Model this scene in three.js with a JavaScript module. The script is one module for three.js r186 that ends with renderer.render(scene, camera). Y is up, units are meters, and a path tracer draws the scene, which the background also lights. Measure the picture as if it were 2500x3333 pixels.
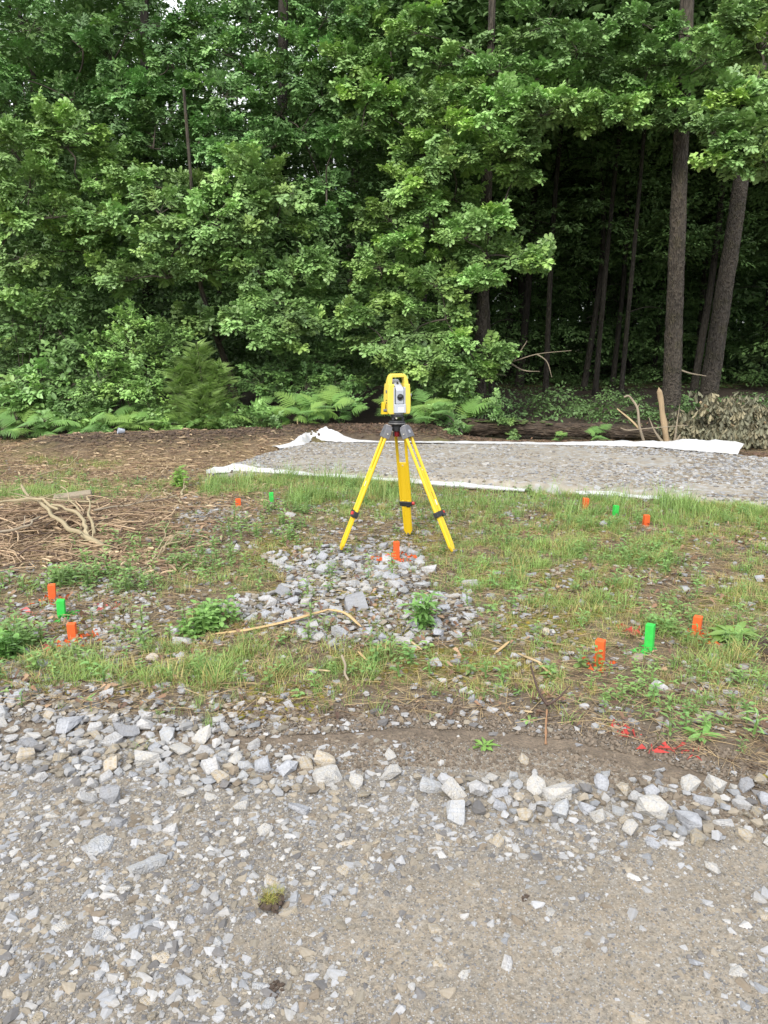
import * as THREE from 'three';
import { mergeGeometries } from 'three/addons/utils/BufferGeometryUtils.js';
import { ConvexGeometry } from 'three/addons/geometries/ConvexGeometry.js';
import { RoundedBoxGeometry } from 'three/addons/geometries/RoundedBoxGeometry.js';

// ---------------------------------------------------------------- camera, sky, sun, exposure
const scene = new THREE.Scene();
const camera = new THREE.PerspectiveCamera(67.2, 768 / 1024, 0.05, 400);
camera.position.set(0, 1.6, 0);
camera.rotation.set(-13.2 * Math.PI / 180, 0, 0);
const renderer = new THREE.WebGLRenderer();
renderer.toneMapping = THREE.LinearToneMapping;
renderer.toneMappingExposure = 2.55;
renderer.shadowMap.enabled = true;

// small helpers: seeded random numbers and value noise
function rng(seed) {
  let a = seed >>> 0;
  const f = () => { a = (a + 0x6D2B79F5) | 0; let t = Math.imul(a ^ (a >>> 15), 1 | a); t = (t + Math.imul(t ^ (t >>> 7), 61 | t)) ^ t; return ((t ^ (t >>> 14)) >>> 0) / 4294967296; };
  f.r = (a0, b0) => a0 + (b0 - a0) * f();
  f.g = () => (f() + f() + f() + f() - 2) * 0.87;
  f.pick = (l) => l[Math.floor(f() * l.length)];
  return f;
}
function hash(x, y, z) {
  let h = Math.imul(x, 374761393) + Math.imul(y, 668265263) + Math.imul(z, 2147483647 ^ 1274126177);
  h = Math.imul(h ^ (h >>> 13), 1274126177); return ((h ^ (h >>> 16)) >>> 0) / 4294967296;
}
const smooth = (t) => t * t * (3 - 2 * t);
function noise2(x, y, s = 0) {
  const xi = Math.floor(x), yi = Math.floor(y), u = smooth(x - xi), v = smooth(y - yi);
  const a = hash(xi, yi, s), b = hash(xi + 1, yi, s), c = hash(xi, yi + 1, s), d = hash(xi + 1, yi + 1, s);
  return a + (b - a) * u + (c - a) * v + (a - b - c + d) * u * v;
}
function fbm(x, y, s = 0, o = 4) { let t = 0, k = 0.5, n = 0; for (let i = 0; i < o; i++) { t += k * noise2(x, y, s + i * 17); n += k; x = x * 2.03 + 5.1; y = y * 2.03 + 1.7; k *= 0.5; } return t / n; }
const clamp = (x, a = 0, b = 1) => Math.max(a, Math.min(b, x));
const lerp = (a, b, t) => a + (b - a) * t;
const sstep = (a, b, x) => smooth(clamp((x - a) / (b - a)));
const gauss = (d, s) => Math.exp(-(d * d) / (2 * s * s));
function along(pts, x) {                               // piecewise linear value of a curve given as [x, value] points
  if (x <= pts[0][0]) return pts[0][1];
  for (let i = 1; i < pts.length; i++) if (x <= pts[i][0]) return lerp(pts[i - 1][1], pts[i][1], (x - pts[i - 1][0]) / (pts[i][0] - pts[i - 1][0]));
  return pts[pts.length - 1][1];
}
function inside(poly, x, z) {
  let c = false;
  for (let i = 0, j = poly.length - 1; i < poly.length; j = i++) {
    const [a, b] = poly[i], [d, e] = poly[j];
    if ((b > z) !== (e > z) && x < (d - a) * (z - b) / (e - b) + a) c = !c;
  }
  return c;
}
function segDist(x, z, a, b) {
  const dx = b[0] - a[0], dz = b[1] - a[1], t = clamp(((x - a[0]) * dx + (z - a[1]) * dz) / (dx * dx + dz * dz));
  return Math.hypot(x - a[0] - t * dx, z - a[1] - t * dz);
}
const V = (x, y, z) => new THREE.Vector3(x, y, z);
const lin = (r, g, b) => new THREE.Color().setRGB(r, g, b);

// overcast sky with thin, brighter breaks and a little blue between the clouds
{
  const w = 512, h = 256, d = new Float32Array(w * h * 4);
  for (let j = 0; j < h; j++) for (let i = 0; i < w; i++) {
    const el = (j / h - 0.5) * Math.PI, az = (i / w) * 2 * Math.PI, k = 1 / (0.35 + Math.max(0, Math.sin(el)));
    const cx = Math.cos(az) * Math.cos(el) * k * 1.6, cz = Math.sin(az) * Math.cos(el) * k * 1.6;
    const n = fbm(cx + 40, cz + 40, 3, 5), hole = sstep(0.60, 0.74, n);
    const lum = 0.76 * (0.78 + 0.55 * Math.max(0, Math.sin(el))) * (0.82 + 0.36 * fbm(cx * 2 + 9, cz * 2 + 9, 31, 4));
    const o = (j * w + i) * 4;
    if (el < 0) { d[o] = 0.16; d[o + 1] = 0.16; d[o + 2] = 0.13; } else {
      d[o] = lerp(lum * 0.98, 0.27, hole * 0.8); d[o + 1] = lerp(lum, 0.46, hole * 0.8); d[o + 2] = lerp(lum * 1.05, 0.82, hole * 0.8);
    }
    d[o + 3] = 1;
  }
  const sky = new THREE.DataTexture(d, w, h, THREE.RGBAFormat, THREE.FloatType);
  sky.mapping = THREE.EquirectangularReflectionMapping; sky.magFilter = THREE.LinearFilter; sky.minFilter = THREE.LinearFilter; sky.needsUpdate = true;
  scene.background = sky; scene.environment = sky;
}
const sun = new THREE.DirectionalLight(lin(1, 0.95, 0.86), 1.5);
sun.position.set(-6, 13, 9); sun.target.position.set(0, 0, -7);
sun.castShadow = true; sun.shadow.radius = 36; sun.shadow.mapSize.set(2048, 2048);
Object.assign(sun.shadow.camera, { left: -18, right: 18, top: 18, bottom: -18, near: 1, far: 60 });
scene.add(sun, sun.target);

// ---------------------------------------------------------------- naming, building
const used = {};
function numbered(name) { const n = used[name] = (used[name] ?? -1) + 1; return n ? `${name}_${String(n).padStart(3, '0')}` : name; }
function tag(o, label, category, group, kind) {
  if (label) o.userData.label = label; if (category) o.userData.category = category;
  if (group) o.userData.group = group; if (kind) o.userData.kind = kind; return o;
}
function thing(name, label, category, [x, y, z] = [0, 0, 0], turn = 0, group) {
  const o = new THREE.Group(); o.name = numbered(name); o.position.set(x, y, z); o.rotation.y = turn; scene.add(o);
  return tag(o, label, category, group);
}
function obj(name, geo, m, parent = scene) {
  const g = Array.isArray(geo) ? (geo.length > 1 ? mergeGeometries(geo) : geo[0]) : geo;
  const o = new THREE.Mesh(g, m); o.name = parent === scene ? numbered(name) : name; o.castShadow = o.receiveShadow = true; parent.add(o); return o;
}
function copies(name, geo, m, list, parent = scene) {           // list of {m: Matrix4, c: [r, g, b]}
  const o = new THREE.InstancedMesh(geo, m, list.length); o.name = parent === scene ? numbered(name) : name;
  const c = new THREE.Color();
  list.forEach((e, i) => { o.setMatrixAt(i, e.m); if (e.c) o.setColorAt(i, c.setRGB(...e.c)); });
  o.castShadow = o.receiveShadow = true; parent.add(o); return o;
}
const stdMat = (color, rough = 0.85, more = {}) => new THREE.MeshStandardMaterial({ color: lin(...color), roughness: rough, ...more });
const leafMat = (color, t = 0.35, rough = 0.55) => new THREE.MeshPhysicalMaterial({ color: lin(...color), roughness: rough, transmission: t, thickness: 0, side: THREE.DoubleSide, vertexColors: false });
function place(x, y, z, s = 1, ry = 0, rx = 0, rz = 0, sx = 1, sy = 1, sz = 1) {
  return new THREE.Matrix4().compose(V(x, y, z), new THREE.Quaternion().setFromEuler(new THREE.Euler(rx, ry, rz, 'YXZ')), V(s * sx, s * sy, s * sz));
}
function facing(p, fwd, up, s) {                                   // z along fwd, y close to up
  const z = fwd.clone().normalize(), x = new THREE.Vector3().crossVectors(up, z).normalize(), y = new THREE.Vector3().crossVectors(z, x);
  return new THREE.Matrix4().makeBasis(x, y, z).scale(V(s, s, s)).setPosition(p);
}
class MB {                                                         // collects triangles
  constructor() { this.p = []; this.u = []; this.i = []; }
  v(x, y, z, a = 0, b = 0) { this.p.push(x, y, z); this.u.push(a, b); return this.p.length / 3 - 1; }
  tri(a, b, c) { this.i.push(a, b, c); }
  quad(a, b, c, d) { this.i.push(a, b, c, a, c, d); }
  add(geo, m) {
    const at = this.p.length / 3, g = geo, pos = g.attributes.position, uv = g.attributes.uv, q = V();
    for (let k = 0; k < pos.count; k++) { q.fromBufferAttribute(pos, k); if (m) q.applyMatrix4(m); this.p.push(q.x, q.y, q.z); this.u.push(uv ? uv.getX(k) : 0, uv ? uv.getY(k) : 0); }
    if (g.index) for (const k of g.index.array) this.i.push(k + at); else for (let k = 0; k < pos.count; k++) this.i.push(at + k);
    return this;
  }
  get geo() {
    const g = new THREE.BufferGeometry();
    g.setAttribute('position', new THREE.Float32BufferAttribute(this.p, 3)); g.setAttribute('uv', new THREE.Float32BufferAttribute(this.u, 2));
    g.setIndex(this.i); g.computeVertexNormals(); return g;
  }
}
// a tapered tube through points; rad(t) its radius; rag roughens it
function tube(pts, rad, n = 10, sides = 7, rag = 0, seed = 1, caps = true) {
  const curve = pts.length > 2 ? new THREE.CatmullRomCurve3(pts) : new THREE.LineCurve3(pts[0], pts[1]);
  const b = new MB(), L = curve.getLength(); let ref = V(0.31, 0.2, 0.93).normalize();
  for (let k = 0; k <= n; k++) {
    const t = k / n, c = curve.getPoint(t), d = curve.getTangent(t), r = typeof rad === 'function' ? rad(t) : lerp(rad[0], rad[1], t);
    if (Math.abs(d.dot(ref)) > 0.95) ref = V(0.9, 0.1, 0.1).normalize();
    const x = new THREE.Vector3().crossVectors(d, ref).normalize(), y = new THREE.Vector3().crossVectors(d, x);
    ref = new THREE.Vector3().crossVectors(x, d);
    for (let j = 0; j <= sides; j++) {
      const a = (j % sides) / sides * 2 * Math.PI, q = r * (1 + rag * (noise2((j % sides) * 1.3 + seed * 7, t * L * 6, seed) - 0.5) * 2);
      b.v(c.x + (x.x * Math.cos(a) + y.x * Math.sin(a)) * q, c.y + (x.y * Math.cos(a) + y.y * Math.sin(a)) * q, c.z + (x.z * Math.cos(a) + y.z * Math.sin(a)) * q, j / sides * 2 * Math.PI * r, t * L);
    }
  }
  for (let k = 0; k < n; k++) for (let j = 0; j < sides; j++) { const o = k * (sides + 1) + j; b.quad(o, o + 1, o + sides + 2, o + sides + 1); }
  if (caps) for (const k of [0, n]) { const o = k * (sides + 1); for (let j = 1; j < sides - 1; j++) k ? b.tri(o, o + j, o + j + 1) : b.tri(o, o + j + 1, o + j); }
  return b.geo;
}
const P3 = (l) => l.map((p) => V(...p));
function texture(w, h, f, srgb = true, rx = 1, ry = 1) {            // f(i, j) gives linear r, g, b in 0..1
  const d = new Uint8Array(w * h * 4), enc = (x) => { x = clamp(x); return 255 * (srgb ? (x <= 0.0031308 ? 12.92 * x : 1.055 * Math.pow(x, 1 / 2.4) - 0.055) : x); };
  for (let j = 0; j < h; j++) for (let i = 0; i < w; i++) { const c = f(i, j), o = (j * w + i) * 4; d[o] = enc(c[0]); d[o + 1] = enc(c[1]); d[o + 2] = enc(c[2]); d[o + 3] = 255; }
  const t = new THREE.DataTexture(d, w, h, THREE.RGBAFormat); t.magFilter = THREE.LinearFilter; t.minFilter = THREE.LinearMipmapLinearFilter; t.generateMipmaps = true;
  t.wrapS = t.wrapT = THREE.MirroredRepeatWrapping; if (srgb) t.colorSpace = THREE.SRGBColorSpace; t.repeat.set(rx, ry); t.needsUpdate = true; return t;
}

// ---------------------------------------------------------------- the lie of the land
const padNear = [[-2, -8.65], [-0.94, -8.56], [0.35, -8.15], [1.31, -7.9], [2.17, -7.51], [2.74, -7.29], [3.55, -6.93], [9, -4.8]];
const padFar = [[-2, -8.68], [-1.55, -10], [-1.11, -11.12], [0.47, -10.98], [1.78, -10.89], [3.36, -10.67], [4.61, -9.86], [9, -7.6]];
const padMask = (x, z) => x < -2 || x > 9 ? 0 : sstep(-0.15, 0.1, Math.min(along(padNear, x) - z, z - along(padFar, x)));
const roadEdge = [[-9, -3.3], [-1.6, -3.0], [-1.0, -2.93], [-0.55, -2.85], [-0.2, -2.88], [0.1, -2.93], [0.45, -2.9], [0.75, -2.83], [1.05, -2.66], [1.45, -2.45], [9, -1.6]];
const bandLeft = [[-1.75, -2.99], [-1.61, -2.95], [-1.36, -2.94], [-0.96, -2.91], [-0.68, -2.85], [-0.49, -2.71], [-0.33, -2.64], [-0.14, -2.54], [-0.18, -2.42], [-0.44, -2.42], [-0.72, -2.48], [-1.06, -2.51], [-1.43, -2.57], [-1.54, -2.58]];
const bandRight = [[0.19, -2.54], [0.39, -2.49], [0.62, -2.47], [0.84, -2.48], [0.97, -2.54], [1.1, -2.51], [1.38, -2.46], [1.49, -2.48], [1.3, -2.12], [1.16, -2.19], [0.9, -2.15], [0.69, -2.24], [0.39, -2.26], [0.21, -2.37]];
const heapPoly = [[-0.81, -5.67], [0.25, -5.73], [0.35, -5.09], [0.23, -4.6], [0.57, -4.27], [0.36, -3.76], [-0.16, -3.64], [-0.45, -3.7], [-0.59, -4.02], [-0.93, -4.16], [-0.93, -4.43], [-0.63, -4.79], [-0.88, -5.43]];
const soilLine = [[-4.4, -10.3], [-2.9, -10.7], [-1.9, -11.2], [-0.9, -11.6], [0.6, -11.5]];
function soilBank(x, z) { let d = 9; for (let i = 1; i < soilLine.length; i++) d = Math.min(d, segDist(x, z, soilLine[i - 1], soilLine[i])); return d; }
const stripX = [[-9, -2.9], [0, -2.75]];
function H(x, z) {
  const pm = padMask(x, z), re = along(roadEdge, x) - z;            // re < 0 on the road
  const road = sstep(0.25, -0.25, re);
  let h = 0.05 * (fbm(x * 0.9 + 3, z * 0.9, 5, 3) - 0.5) + 0.06 * (fbm(x * 0.35 + 11, z * 0.35, 9, 2) - 0.5) + 0.025 * (fbm(x * 4, z * 4, 21, 2) - 0.5);
  h *= (1 - pm) * (1 - 0.7 * road);
  h += 0.025 * gauss(re - 0.15, 0.22) - 0.01 * road;
  h += 0.05 * gauss(Math.hypot((x + 0.1) / 0.5, (z + 4.2) / 0.8), 0.8);
  h += 0.06 * gauss(Math.hypot((x + 2.7) / 1.0, (z + 6.1) / 1.0), 0.8);
  h += 0.24 * gauss(soilBank(x, z), 0.38) * (1 - pm);
  h += 0.05 * sstep(-11.6, -13, z);
  return h * (Math.hypot(x, z) > 60 ? 0 : 1);
}
const padH = (x, z) => { const e = Math.min(along(padNear, x) - z, z - along(padFar, x)); return lerp(-0.05, 0.055, sstep(-0.02, 0.16, e)) + 0.02 * (fbm(x * 1.5, z * 1.5, 41, 3) - 0.5); };
const roadH = (x, z) => H(x, z) + lerp(-0.014, 0.012, sstep(0.0, 0.32, z - along(roadEdge, x))) + 0.006 * (fbm(x * 9, z * 9, 47, 2) - 0.5);
const surf = (x, z) => padMask(x, z) > 0.6 ? padH(x, z) : z > along(roadEdge, x) + 0.05 ? roadH(x, z) : H(x, z);

// where what grows and lies: all 0..1, in metres on the ground
const inHeap = (x, z) => inside(heapPoly, x + 0.12 * (noise2(x * 6, z * 6, 51) - 0.5), z + 0.2 * (noise2(x * 5, z * 5, 52) - 0.5)) ? 1 : 0;
const brush = (x, z) => sstep(-1.1, -1.75, x + 0.55 * (fbm(x * 1.5, z * 1.5, 55) - 0.5) + 0.12 * (z + 6)) * sstep(-4.75, -5.2, z + 0.5 * (fbm(x * 2, z * 2, 56) - 0.5)) * sstep(-11.4, -10.6, z) * (z < -7.2 ? 1 - 0.45 * sstep(0.45, 0.6, fbm(x * 1.1 + 5, z * 1.6, 57)) : 1) * (1 - 0.8 * gauss(soilBank(x, z), 0.3)) * (1 - 0.8 * gauss(Math.hypot((x + 1.5) / 0.45, (z + 6.6) / 0.8), 0.8));
const longGrass = (x, z) => { const e = along(padNear, x) - z; return x < -1.9 ? 0 : gauss(e + 0.45, 0.42) * (e < 0.02 ? 1 : 0) * sstep(0.38, 0.62, fbm(x * 1.3 + 7, z * 1.3, 61)); };
function green(x, z) {
  const n = fbm(x * 1.7 + 2, z * 1.7 + 4, 66, 4), re = along(roadEdge, x) - z;
  const zone = 0.16 + 0.75 * gauss(z + 3.35, 0.26) * sstep(0.9, 0.3, x) + 0.55 * sstep(0.2, 0.9, x) * sstep(-2.95, -3.3, z) + 0.5 * sstep(-5.9, -6.6, z) * sstep(-1.0, -0.4, x) + 0.3 * gauss(Math.hypot((x + 1.1) / 0.6, (z + 5.6) / 0.8), 0.8);
  let g = clamp(zone) * (0.25 + 0.75 * sstep(0.40, 0.60, n)) * (0.15 + 0.85 * sstep(0.36, 0.58, fbm(x * 6 + 9, z * 6, 67, 2)));
  g *= sstep(0.08, 0.35, re) * (1 - padMask(x, z)) * (1 - 0.85 * brush(x, z)) * (1 - 0.85 * inHeap(x, z));
  g = Math.max(g, 0.5 * sstep(-7.2, -7.8, z) * sstep(-1.8, -2.4, x) * sstep(0.47, 0.62, fbm(x * 1.1 + 5, z * 1.6, 57)) * sstep(0.4, 0.7, soilBank(x, z)));
  g = Math.max(g, 0.9 * longGrass(x, z), 0.9 * gauss(Math.hypot(x + 3.4, (z + 7.6) * 1.4), 0.55));
  g *= 1 - 0.75 * gauss(Math.hypot((x - 1.5) / 0.6, (z + 2.9) / 0.22), 0.9);
  if (z < -9.2 && soilBank(x, z) < 0.5) g *= 0.05;
  return z < -11.9 ? g * 0.5 : g;
}

// ground: one sheet to the horizon, close-meshed where the camera looks
const T = { x0: -9, x1: 9, z0: -17, z1: 0 };
const rows = [], cols = [];
for (let z = 0; z > -12.5; z -= 0.055) rows.push(z); for (let z = -12.5, s = 0.1; z > -260; z -= s, s *= 1.13) rows.push(z);
for (let z = 0.1, s = 0.2; z < 240; s *= 1.4, z += s) rows.unshift(z);
for (let x = -6.5; x <= 6.5; x += 0.055) cols.push(x); for (let x = 6.6, s = 0.15; x < 260; s *= 1.25, x += s) { cols.push(x); cols.unshift(-x); }
function sheet(xs, zs, h, uv) {
  const b = new MB();
  for (const z of zs) for (const x of xs) b.v(x, h(x, z), z, ...uv(x, z));
  const n = xs.length;
  for (let j = 0; j < zs.length - 1; j++) for (let i = 0; i < n - 1; i++) { const o = j * n + i; b.quad(o, o + 1, o + n + 1, o + n); }
  return b.geo;
}
const groundMap = texture(2048, 2048, (i, j) => {
  const x = lerp(T.x0, T.x1, (i + 0.5) / 2048), z = lerp(T.z1, T.z0, (j + 0.5) / 2048);
  const a = fbm(x * 3, z * 3, 71, 4), f = fbm(x * 26, z * 26, 75, 3), g = fbm(x * 1.1, z * 1.1, 79, 3);
  let r = lerp(0.075, 0.15, a), gg = lerp(0.055, 0.115, a), bl = lerp(0.035, 0.07, a);
  const moss = sstep(0.46, 0.6, fbm(x * 2.3 + 8, z * 2.3, 83, 4)) * 0.8, straw = sstep(0.5, 0.7, fbm(x * 5, z * 14, 87, 3)) * 0.6;
  r = lerp(r, 0.15, moss); gg = lerp(gg, 0.15, moss); bl = lerp(bl, 0.03, moss);
  r = lerp(r, 0.26, straw * 0.6); gg = lerp(gg, 0.2, straw * 0.6); bl = lerp(bl, 0.12, straw * 0.6);
  const br = brush(x, z);
  r = lerp(r, 0.19 + 0.16 * g, br * 0.8); gg = lerp(gg, 0.13 + 0.12 * g, br * 0.8); bl = lerp(bl, 0.08 + 0.075 * g, br * 0.8);
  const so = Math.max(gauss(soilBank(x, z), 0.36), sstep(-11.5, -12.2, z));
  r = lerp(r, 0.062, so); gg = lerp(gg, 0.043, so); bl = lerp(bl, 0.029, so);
  const bare = sstep(0.5, 0.1, along(roadEdge, x) - z + 0.15 * (a - 0.5));
  r = lerp(r, 0.135, bare); gg = lerp(gg, 0.105, bare); bl = lerp(bl, 0.075, bare);
  const k = (0.6 + 0.8 * f + 0.25 * (hash(i, j, 5) - 0.5)) * 0.92;
  return [r * k, gg * k, bl * k];
});
const grain = texture(1024, 1024, (i, j) => { const v = 0.55 * fbm(i / 9, j / 9, 91, 3) + 0.45 * hash(i >> 1, j >> 1, 3); return [v, v, v]; }, false, 6, 6);
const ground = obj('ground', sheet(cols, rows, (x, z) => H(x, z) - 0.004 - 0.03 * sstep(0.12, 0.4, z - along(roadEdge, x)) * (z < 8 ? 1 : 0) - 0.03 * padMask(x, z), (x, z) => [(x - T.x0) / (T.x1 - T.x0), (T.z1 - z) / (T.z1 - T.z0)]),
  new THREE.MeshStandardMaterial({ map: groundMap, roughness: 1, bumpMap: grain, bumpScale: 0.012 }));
tag(ground, 'brown earthy ground between the two gravel surfaces and under the wood', null, null, 'structure');

// the stony track the camera stands on
const sandy = (x, z) => sstep(0.42, 0.62, fbm(x * 1.4 + 21, z * 1.8 + 3, 101, 3) + 0.15 * sstep(-0.3, 0.4, x) * sstep(1.6, 1.9, -z) - 0.17 * sstep(0.15, -0.25, x) * sstep(1.75, 2.0, -z) - 0.04);
const soily = (x, z) => sstep(0.3, 0.02, z - along(roadEdge, x)) * sstep(-0.5, -0.2, x) * sstep(1.5, 0.9, x);
const roadMap = texture(2048, 1024, (i, j) => {
  const x = lerp(-2.2, 2.2, (i + 0.5) / 2048), z = lerp(-1.1, -3.3, (j + 0.5) / 1024);
  const s = sandy(x, z), so = soily(x, z), a = fbm(x * 4, z * 4, 105, 3), f = fbm(x * 70, z * 70, 109, 3), c = noise2(x * 150, z * 150, 113), q = hash(i, j, 9);
  let r = lerp(0.178, 0.212, s), g = lerp(0.159, 0.183, s), b = lerp(0.134, 0.144, s);
  r = lerp(r, 0.11, so); g = lerp(g, 0.086, so); b = lerp(b, 0.06, so);
  const k = 0.5 + 0.35 * a + 0.5 * f + 0.35 * (c - 0.5) + 0.35 * (q - 0.5), cool = (noise2(x * 60 + 3, z * 60, 117) - 0.5) * 0.02;
  return [(r - cool) * k, g * k, (b + cool) * k];
});
const roadGrain = texture(1024, 1024, (i, j) => { const v = 0.5 * fbm(i / 7, j / 7, 121, 3) + 0.5 * noise2(i / 2.5, j / 2.5, 125); return [v, v, v]; }, false, 3, 2);
const rz = []; for (let k = 0; k <= 90; k++) rz.push(k / 90);
const rx = []; for (let x = -9; x < 9.01; x += (Math.abs(x) < 2.4 ? 0.03 : 0.3)) rx.push(x);
const roadGeo = (() => {
  const b = new MB(), n = rx.length;
  for (const t of rz) for (const x of rx) { const e = along(roadEdge, x) - 0.02 + 0.2 * (fbm(x * 4, 4, 131, 5) - 0.5), z = lerp(e, 6, Math.pow(t, 2.2)); b.v(x, roadH(x, z), z, (x + 2.2) / 4.4, (-1.1 - z) / 2.2); }
  for (let j = 0; j < rz.length - 1; j++) for (let i = 0; i < n - 1; i++) { const o = j * n + i; b.quad(o, o + n, o + n + 1, o + 1); }
  return b.geo;
})();
const road = tag(obj('gravel_road', roadGeo, new THREE.MeshStandardMaterial({ map: roadMap, roughness: 1, bumpMap: roadGrain, bumpScale: 0.003 })), 'grey and tan stony track in the foreground', null, null, 'structure');

// the gravel pad beyond the tripod
const padMap = texture(1024, 1024, (i, j) => {
  const x = lerp(-2, 9, i / 1024), t = j / 1024, z = lerp(along(padNear, x), along(padFar, x), t);
  const s = fbm(x * 1.2 + 4, z * 3.2, 141, 3), f = fbm(x * 14, z * 14, 145, 3), w = sstep(0.55, 0.7, noise2(x * 22, z * 22, 149) * (1.35 - s));
  const k = 0.75 + 0.5 * f;
  return [lerp(0.3, 0.34, w) * k, lerp(0.266, 0.33, w) * k, lerp(0.217, 0.31, w) * k];
});
const padGeo = (() => {
  const b = new MB(), nx = 260, nt = 70;
  for (let j = 0; j <= nt; j++) for (let i = 0; i <= nx; i++) { const x = lerp(-2, 9, Math.pow(i / nx, 1.25)), z = lerp(along(padNear, x) + 0.02, along(padFar, x) - 0.02, j / nt); b.v(x, padH(x, z), z, (x + 2) / 11, j / nt); }
  for (let j = 0; j < nt; j++) for (let i = 0; i < nx; i++) { const o = j * (nx + 1) + i; b.quad(o, o + 1, o + nx + 2, o + nx + 1); }
  return b.geo;
})();
const pad = tag(obj('gravel_pad', padGeo, new THREE.MeshStandardMaterial({ map: padMap, roughness: 1, bumpMap: grain, bumpScale: 0.004 })), 'flat tan gravel pad edged with white fabric before the wood', null, null, 'structure');

// ---------------------------------------------------------------- stones
function stoneGeo(seed, flat = 0.62) {                            // an angular crushed stone about 1 m across
  const r = rng(seed), pts = [], n = 10;
  if (seed % 3) {                                                  // blocky: the jittered corners of a box, some cut off
    for (const sx of [-1, 1]) for (const sy of [-1, 1]) for (const sz of [-1, 1]) { const k = r.r(0.2, 0.46); pts.push(V(sx * k * r.r(0.7, 1.2), sy * k * flat * r.r(0.6, 1.15), sz * k * 0.85 * r.r(0.6, 1.2))); }
    for (let k = 0; k < 6; k++) { const a = r.r(0, 6.28); const h = r.r(-0.35, 0.4), q = 0.5 - 0.2 * Math.abs(h); pts.push(V(Math.cos(a) * q, h * flat, Math.sin(a) * q * 0.85)); }
  } else
  for (let k = 0; k < n; k++) {
    const y = 1 - 2 * (k + 0.5) / n, a = k * 2.39996 + r.r(-0.4, 0.4), q = Math.sqrt(1 - y * y), e = r.r(0.82, 1.12);
    pts.push(V(Math.cos(a) * q * e * r.r(0.9, 1.1), y * e * flat, Math.sin(a) * q * e * 0.78).multiplyScalar(0.5));
  }
  const g = new ConvexGeometry(pts), p = g.attributes.position, nn = g.attributes.normal, uv = [];
  for (let k = 0; k < p.count; k++) { const ax = Math.abs(nn.getX(k)), ay = Math.abs(nn.getY(k)), az = Math.abs(nn.getZ(k)); uv.push(...(ay > ax && ay > az ? [p.getX(k), p.getZ(k)] : ax > az ? [p.getZ(k), p.getY(k)] : [p.getX(k), p.getY(k)])); }
  g.setAttribute('uv', new THREE.Float32BufferAttribute(uv, 2)); return g;
}
const stoneGeos = []; for (let k = 0; k < 14; k++) stoneGeos.push(stoneGeo(300 + k, [0.55, 0.7, 0.42, 0.62][k % 4]));
const chipGeos = [stoneGeo(402, 0.55), stoneGeo(405, 0.45), stoneGeo(404, 0.6)];
const stoneMap = (seed, warm) => texture(256, 256, (i, j) => {
  const b = fbm(i / 60, j / 60, seed, 3), v = fbm(i / 16 + 3, j / 40, seed + 3, 3), s = hash(i, j, seed), dust = sstep(0.45, 0.65, fbm(i / 30 + 8, j / 30, seed + 9, 4)) * warm;
  const k = 0.62 + 0.3 * b + 0.24 * (v - 0.5) + 0.1 * (s - 0.5);
  return [lerp(k, 0.8, dust * 0.6), lerp(k, 0.68, dust * 0.6), lerp(k * 1.0, 0.5, dust * 0.7)];
});
const stoneBump = texture(256, 256, (i, j) => { const v = fbm(i / 12, j / 12, 161, 4); return [v, v, v]; }, false);
const stoneMats = [[0.37, 0.37, 0.375, 0.2], [0.30, 0.31, 0.335, 0.1], [0.34, 0.31, 0.265, 0.9], [0.375, 0.37, 0.36, 0.4], [0.27, 0.25, 0.215, 0.8], [0.335, 0.345, 0.36, 0.3], [0.4, 0.36, 0.3, 1], [0.24, 0.245, 0.26, 0.2]].map((c, k) =>
  new THREE.MeshStandardMaterial({ color: lin(c[0] * 1.26, c[1] * 1.24, c[2] * 1.21), map: stoneMap(170 + k * 5, c[3]), bumpMap: stoneBump, bumpScale: 0.006, roughness: 0.9 }));
const taken = [];
function clear(x, z, r) { for (const t of taken) if (Math.abs(t[0] - x) < r + t[2] && Math.hypot(t[0] - x, t[1] - z) < (r + t[2]) * 0.86) return false; return true; }
function stone(parent, x, z, w, r, sink = 0.22, mat) {
  const o = obj('stone', r.pick(stoneGeos), mat ?? r.pick(stoneMats), parent), sy = r.r(0.75, 1.15);
  o.position.set(x, surf(x, z) + w * (0.3 * sy - sink), z); o.scale.set(w * r.r(0.9, 1.15), w * sy, w * r.r(0.8, 1.1)); o.rotation.set(r.r(-0.5, 0.5), r.r(0, 6.28), r.r(-0.5, 0.5));
  taken.push([x, z, w * 0.5]); return o;
}
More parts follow.
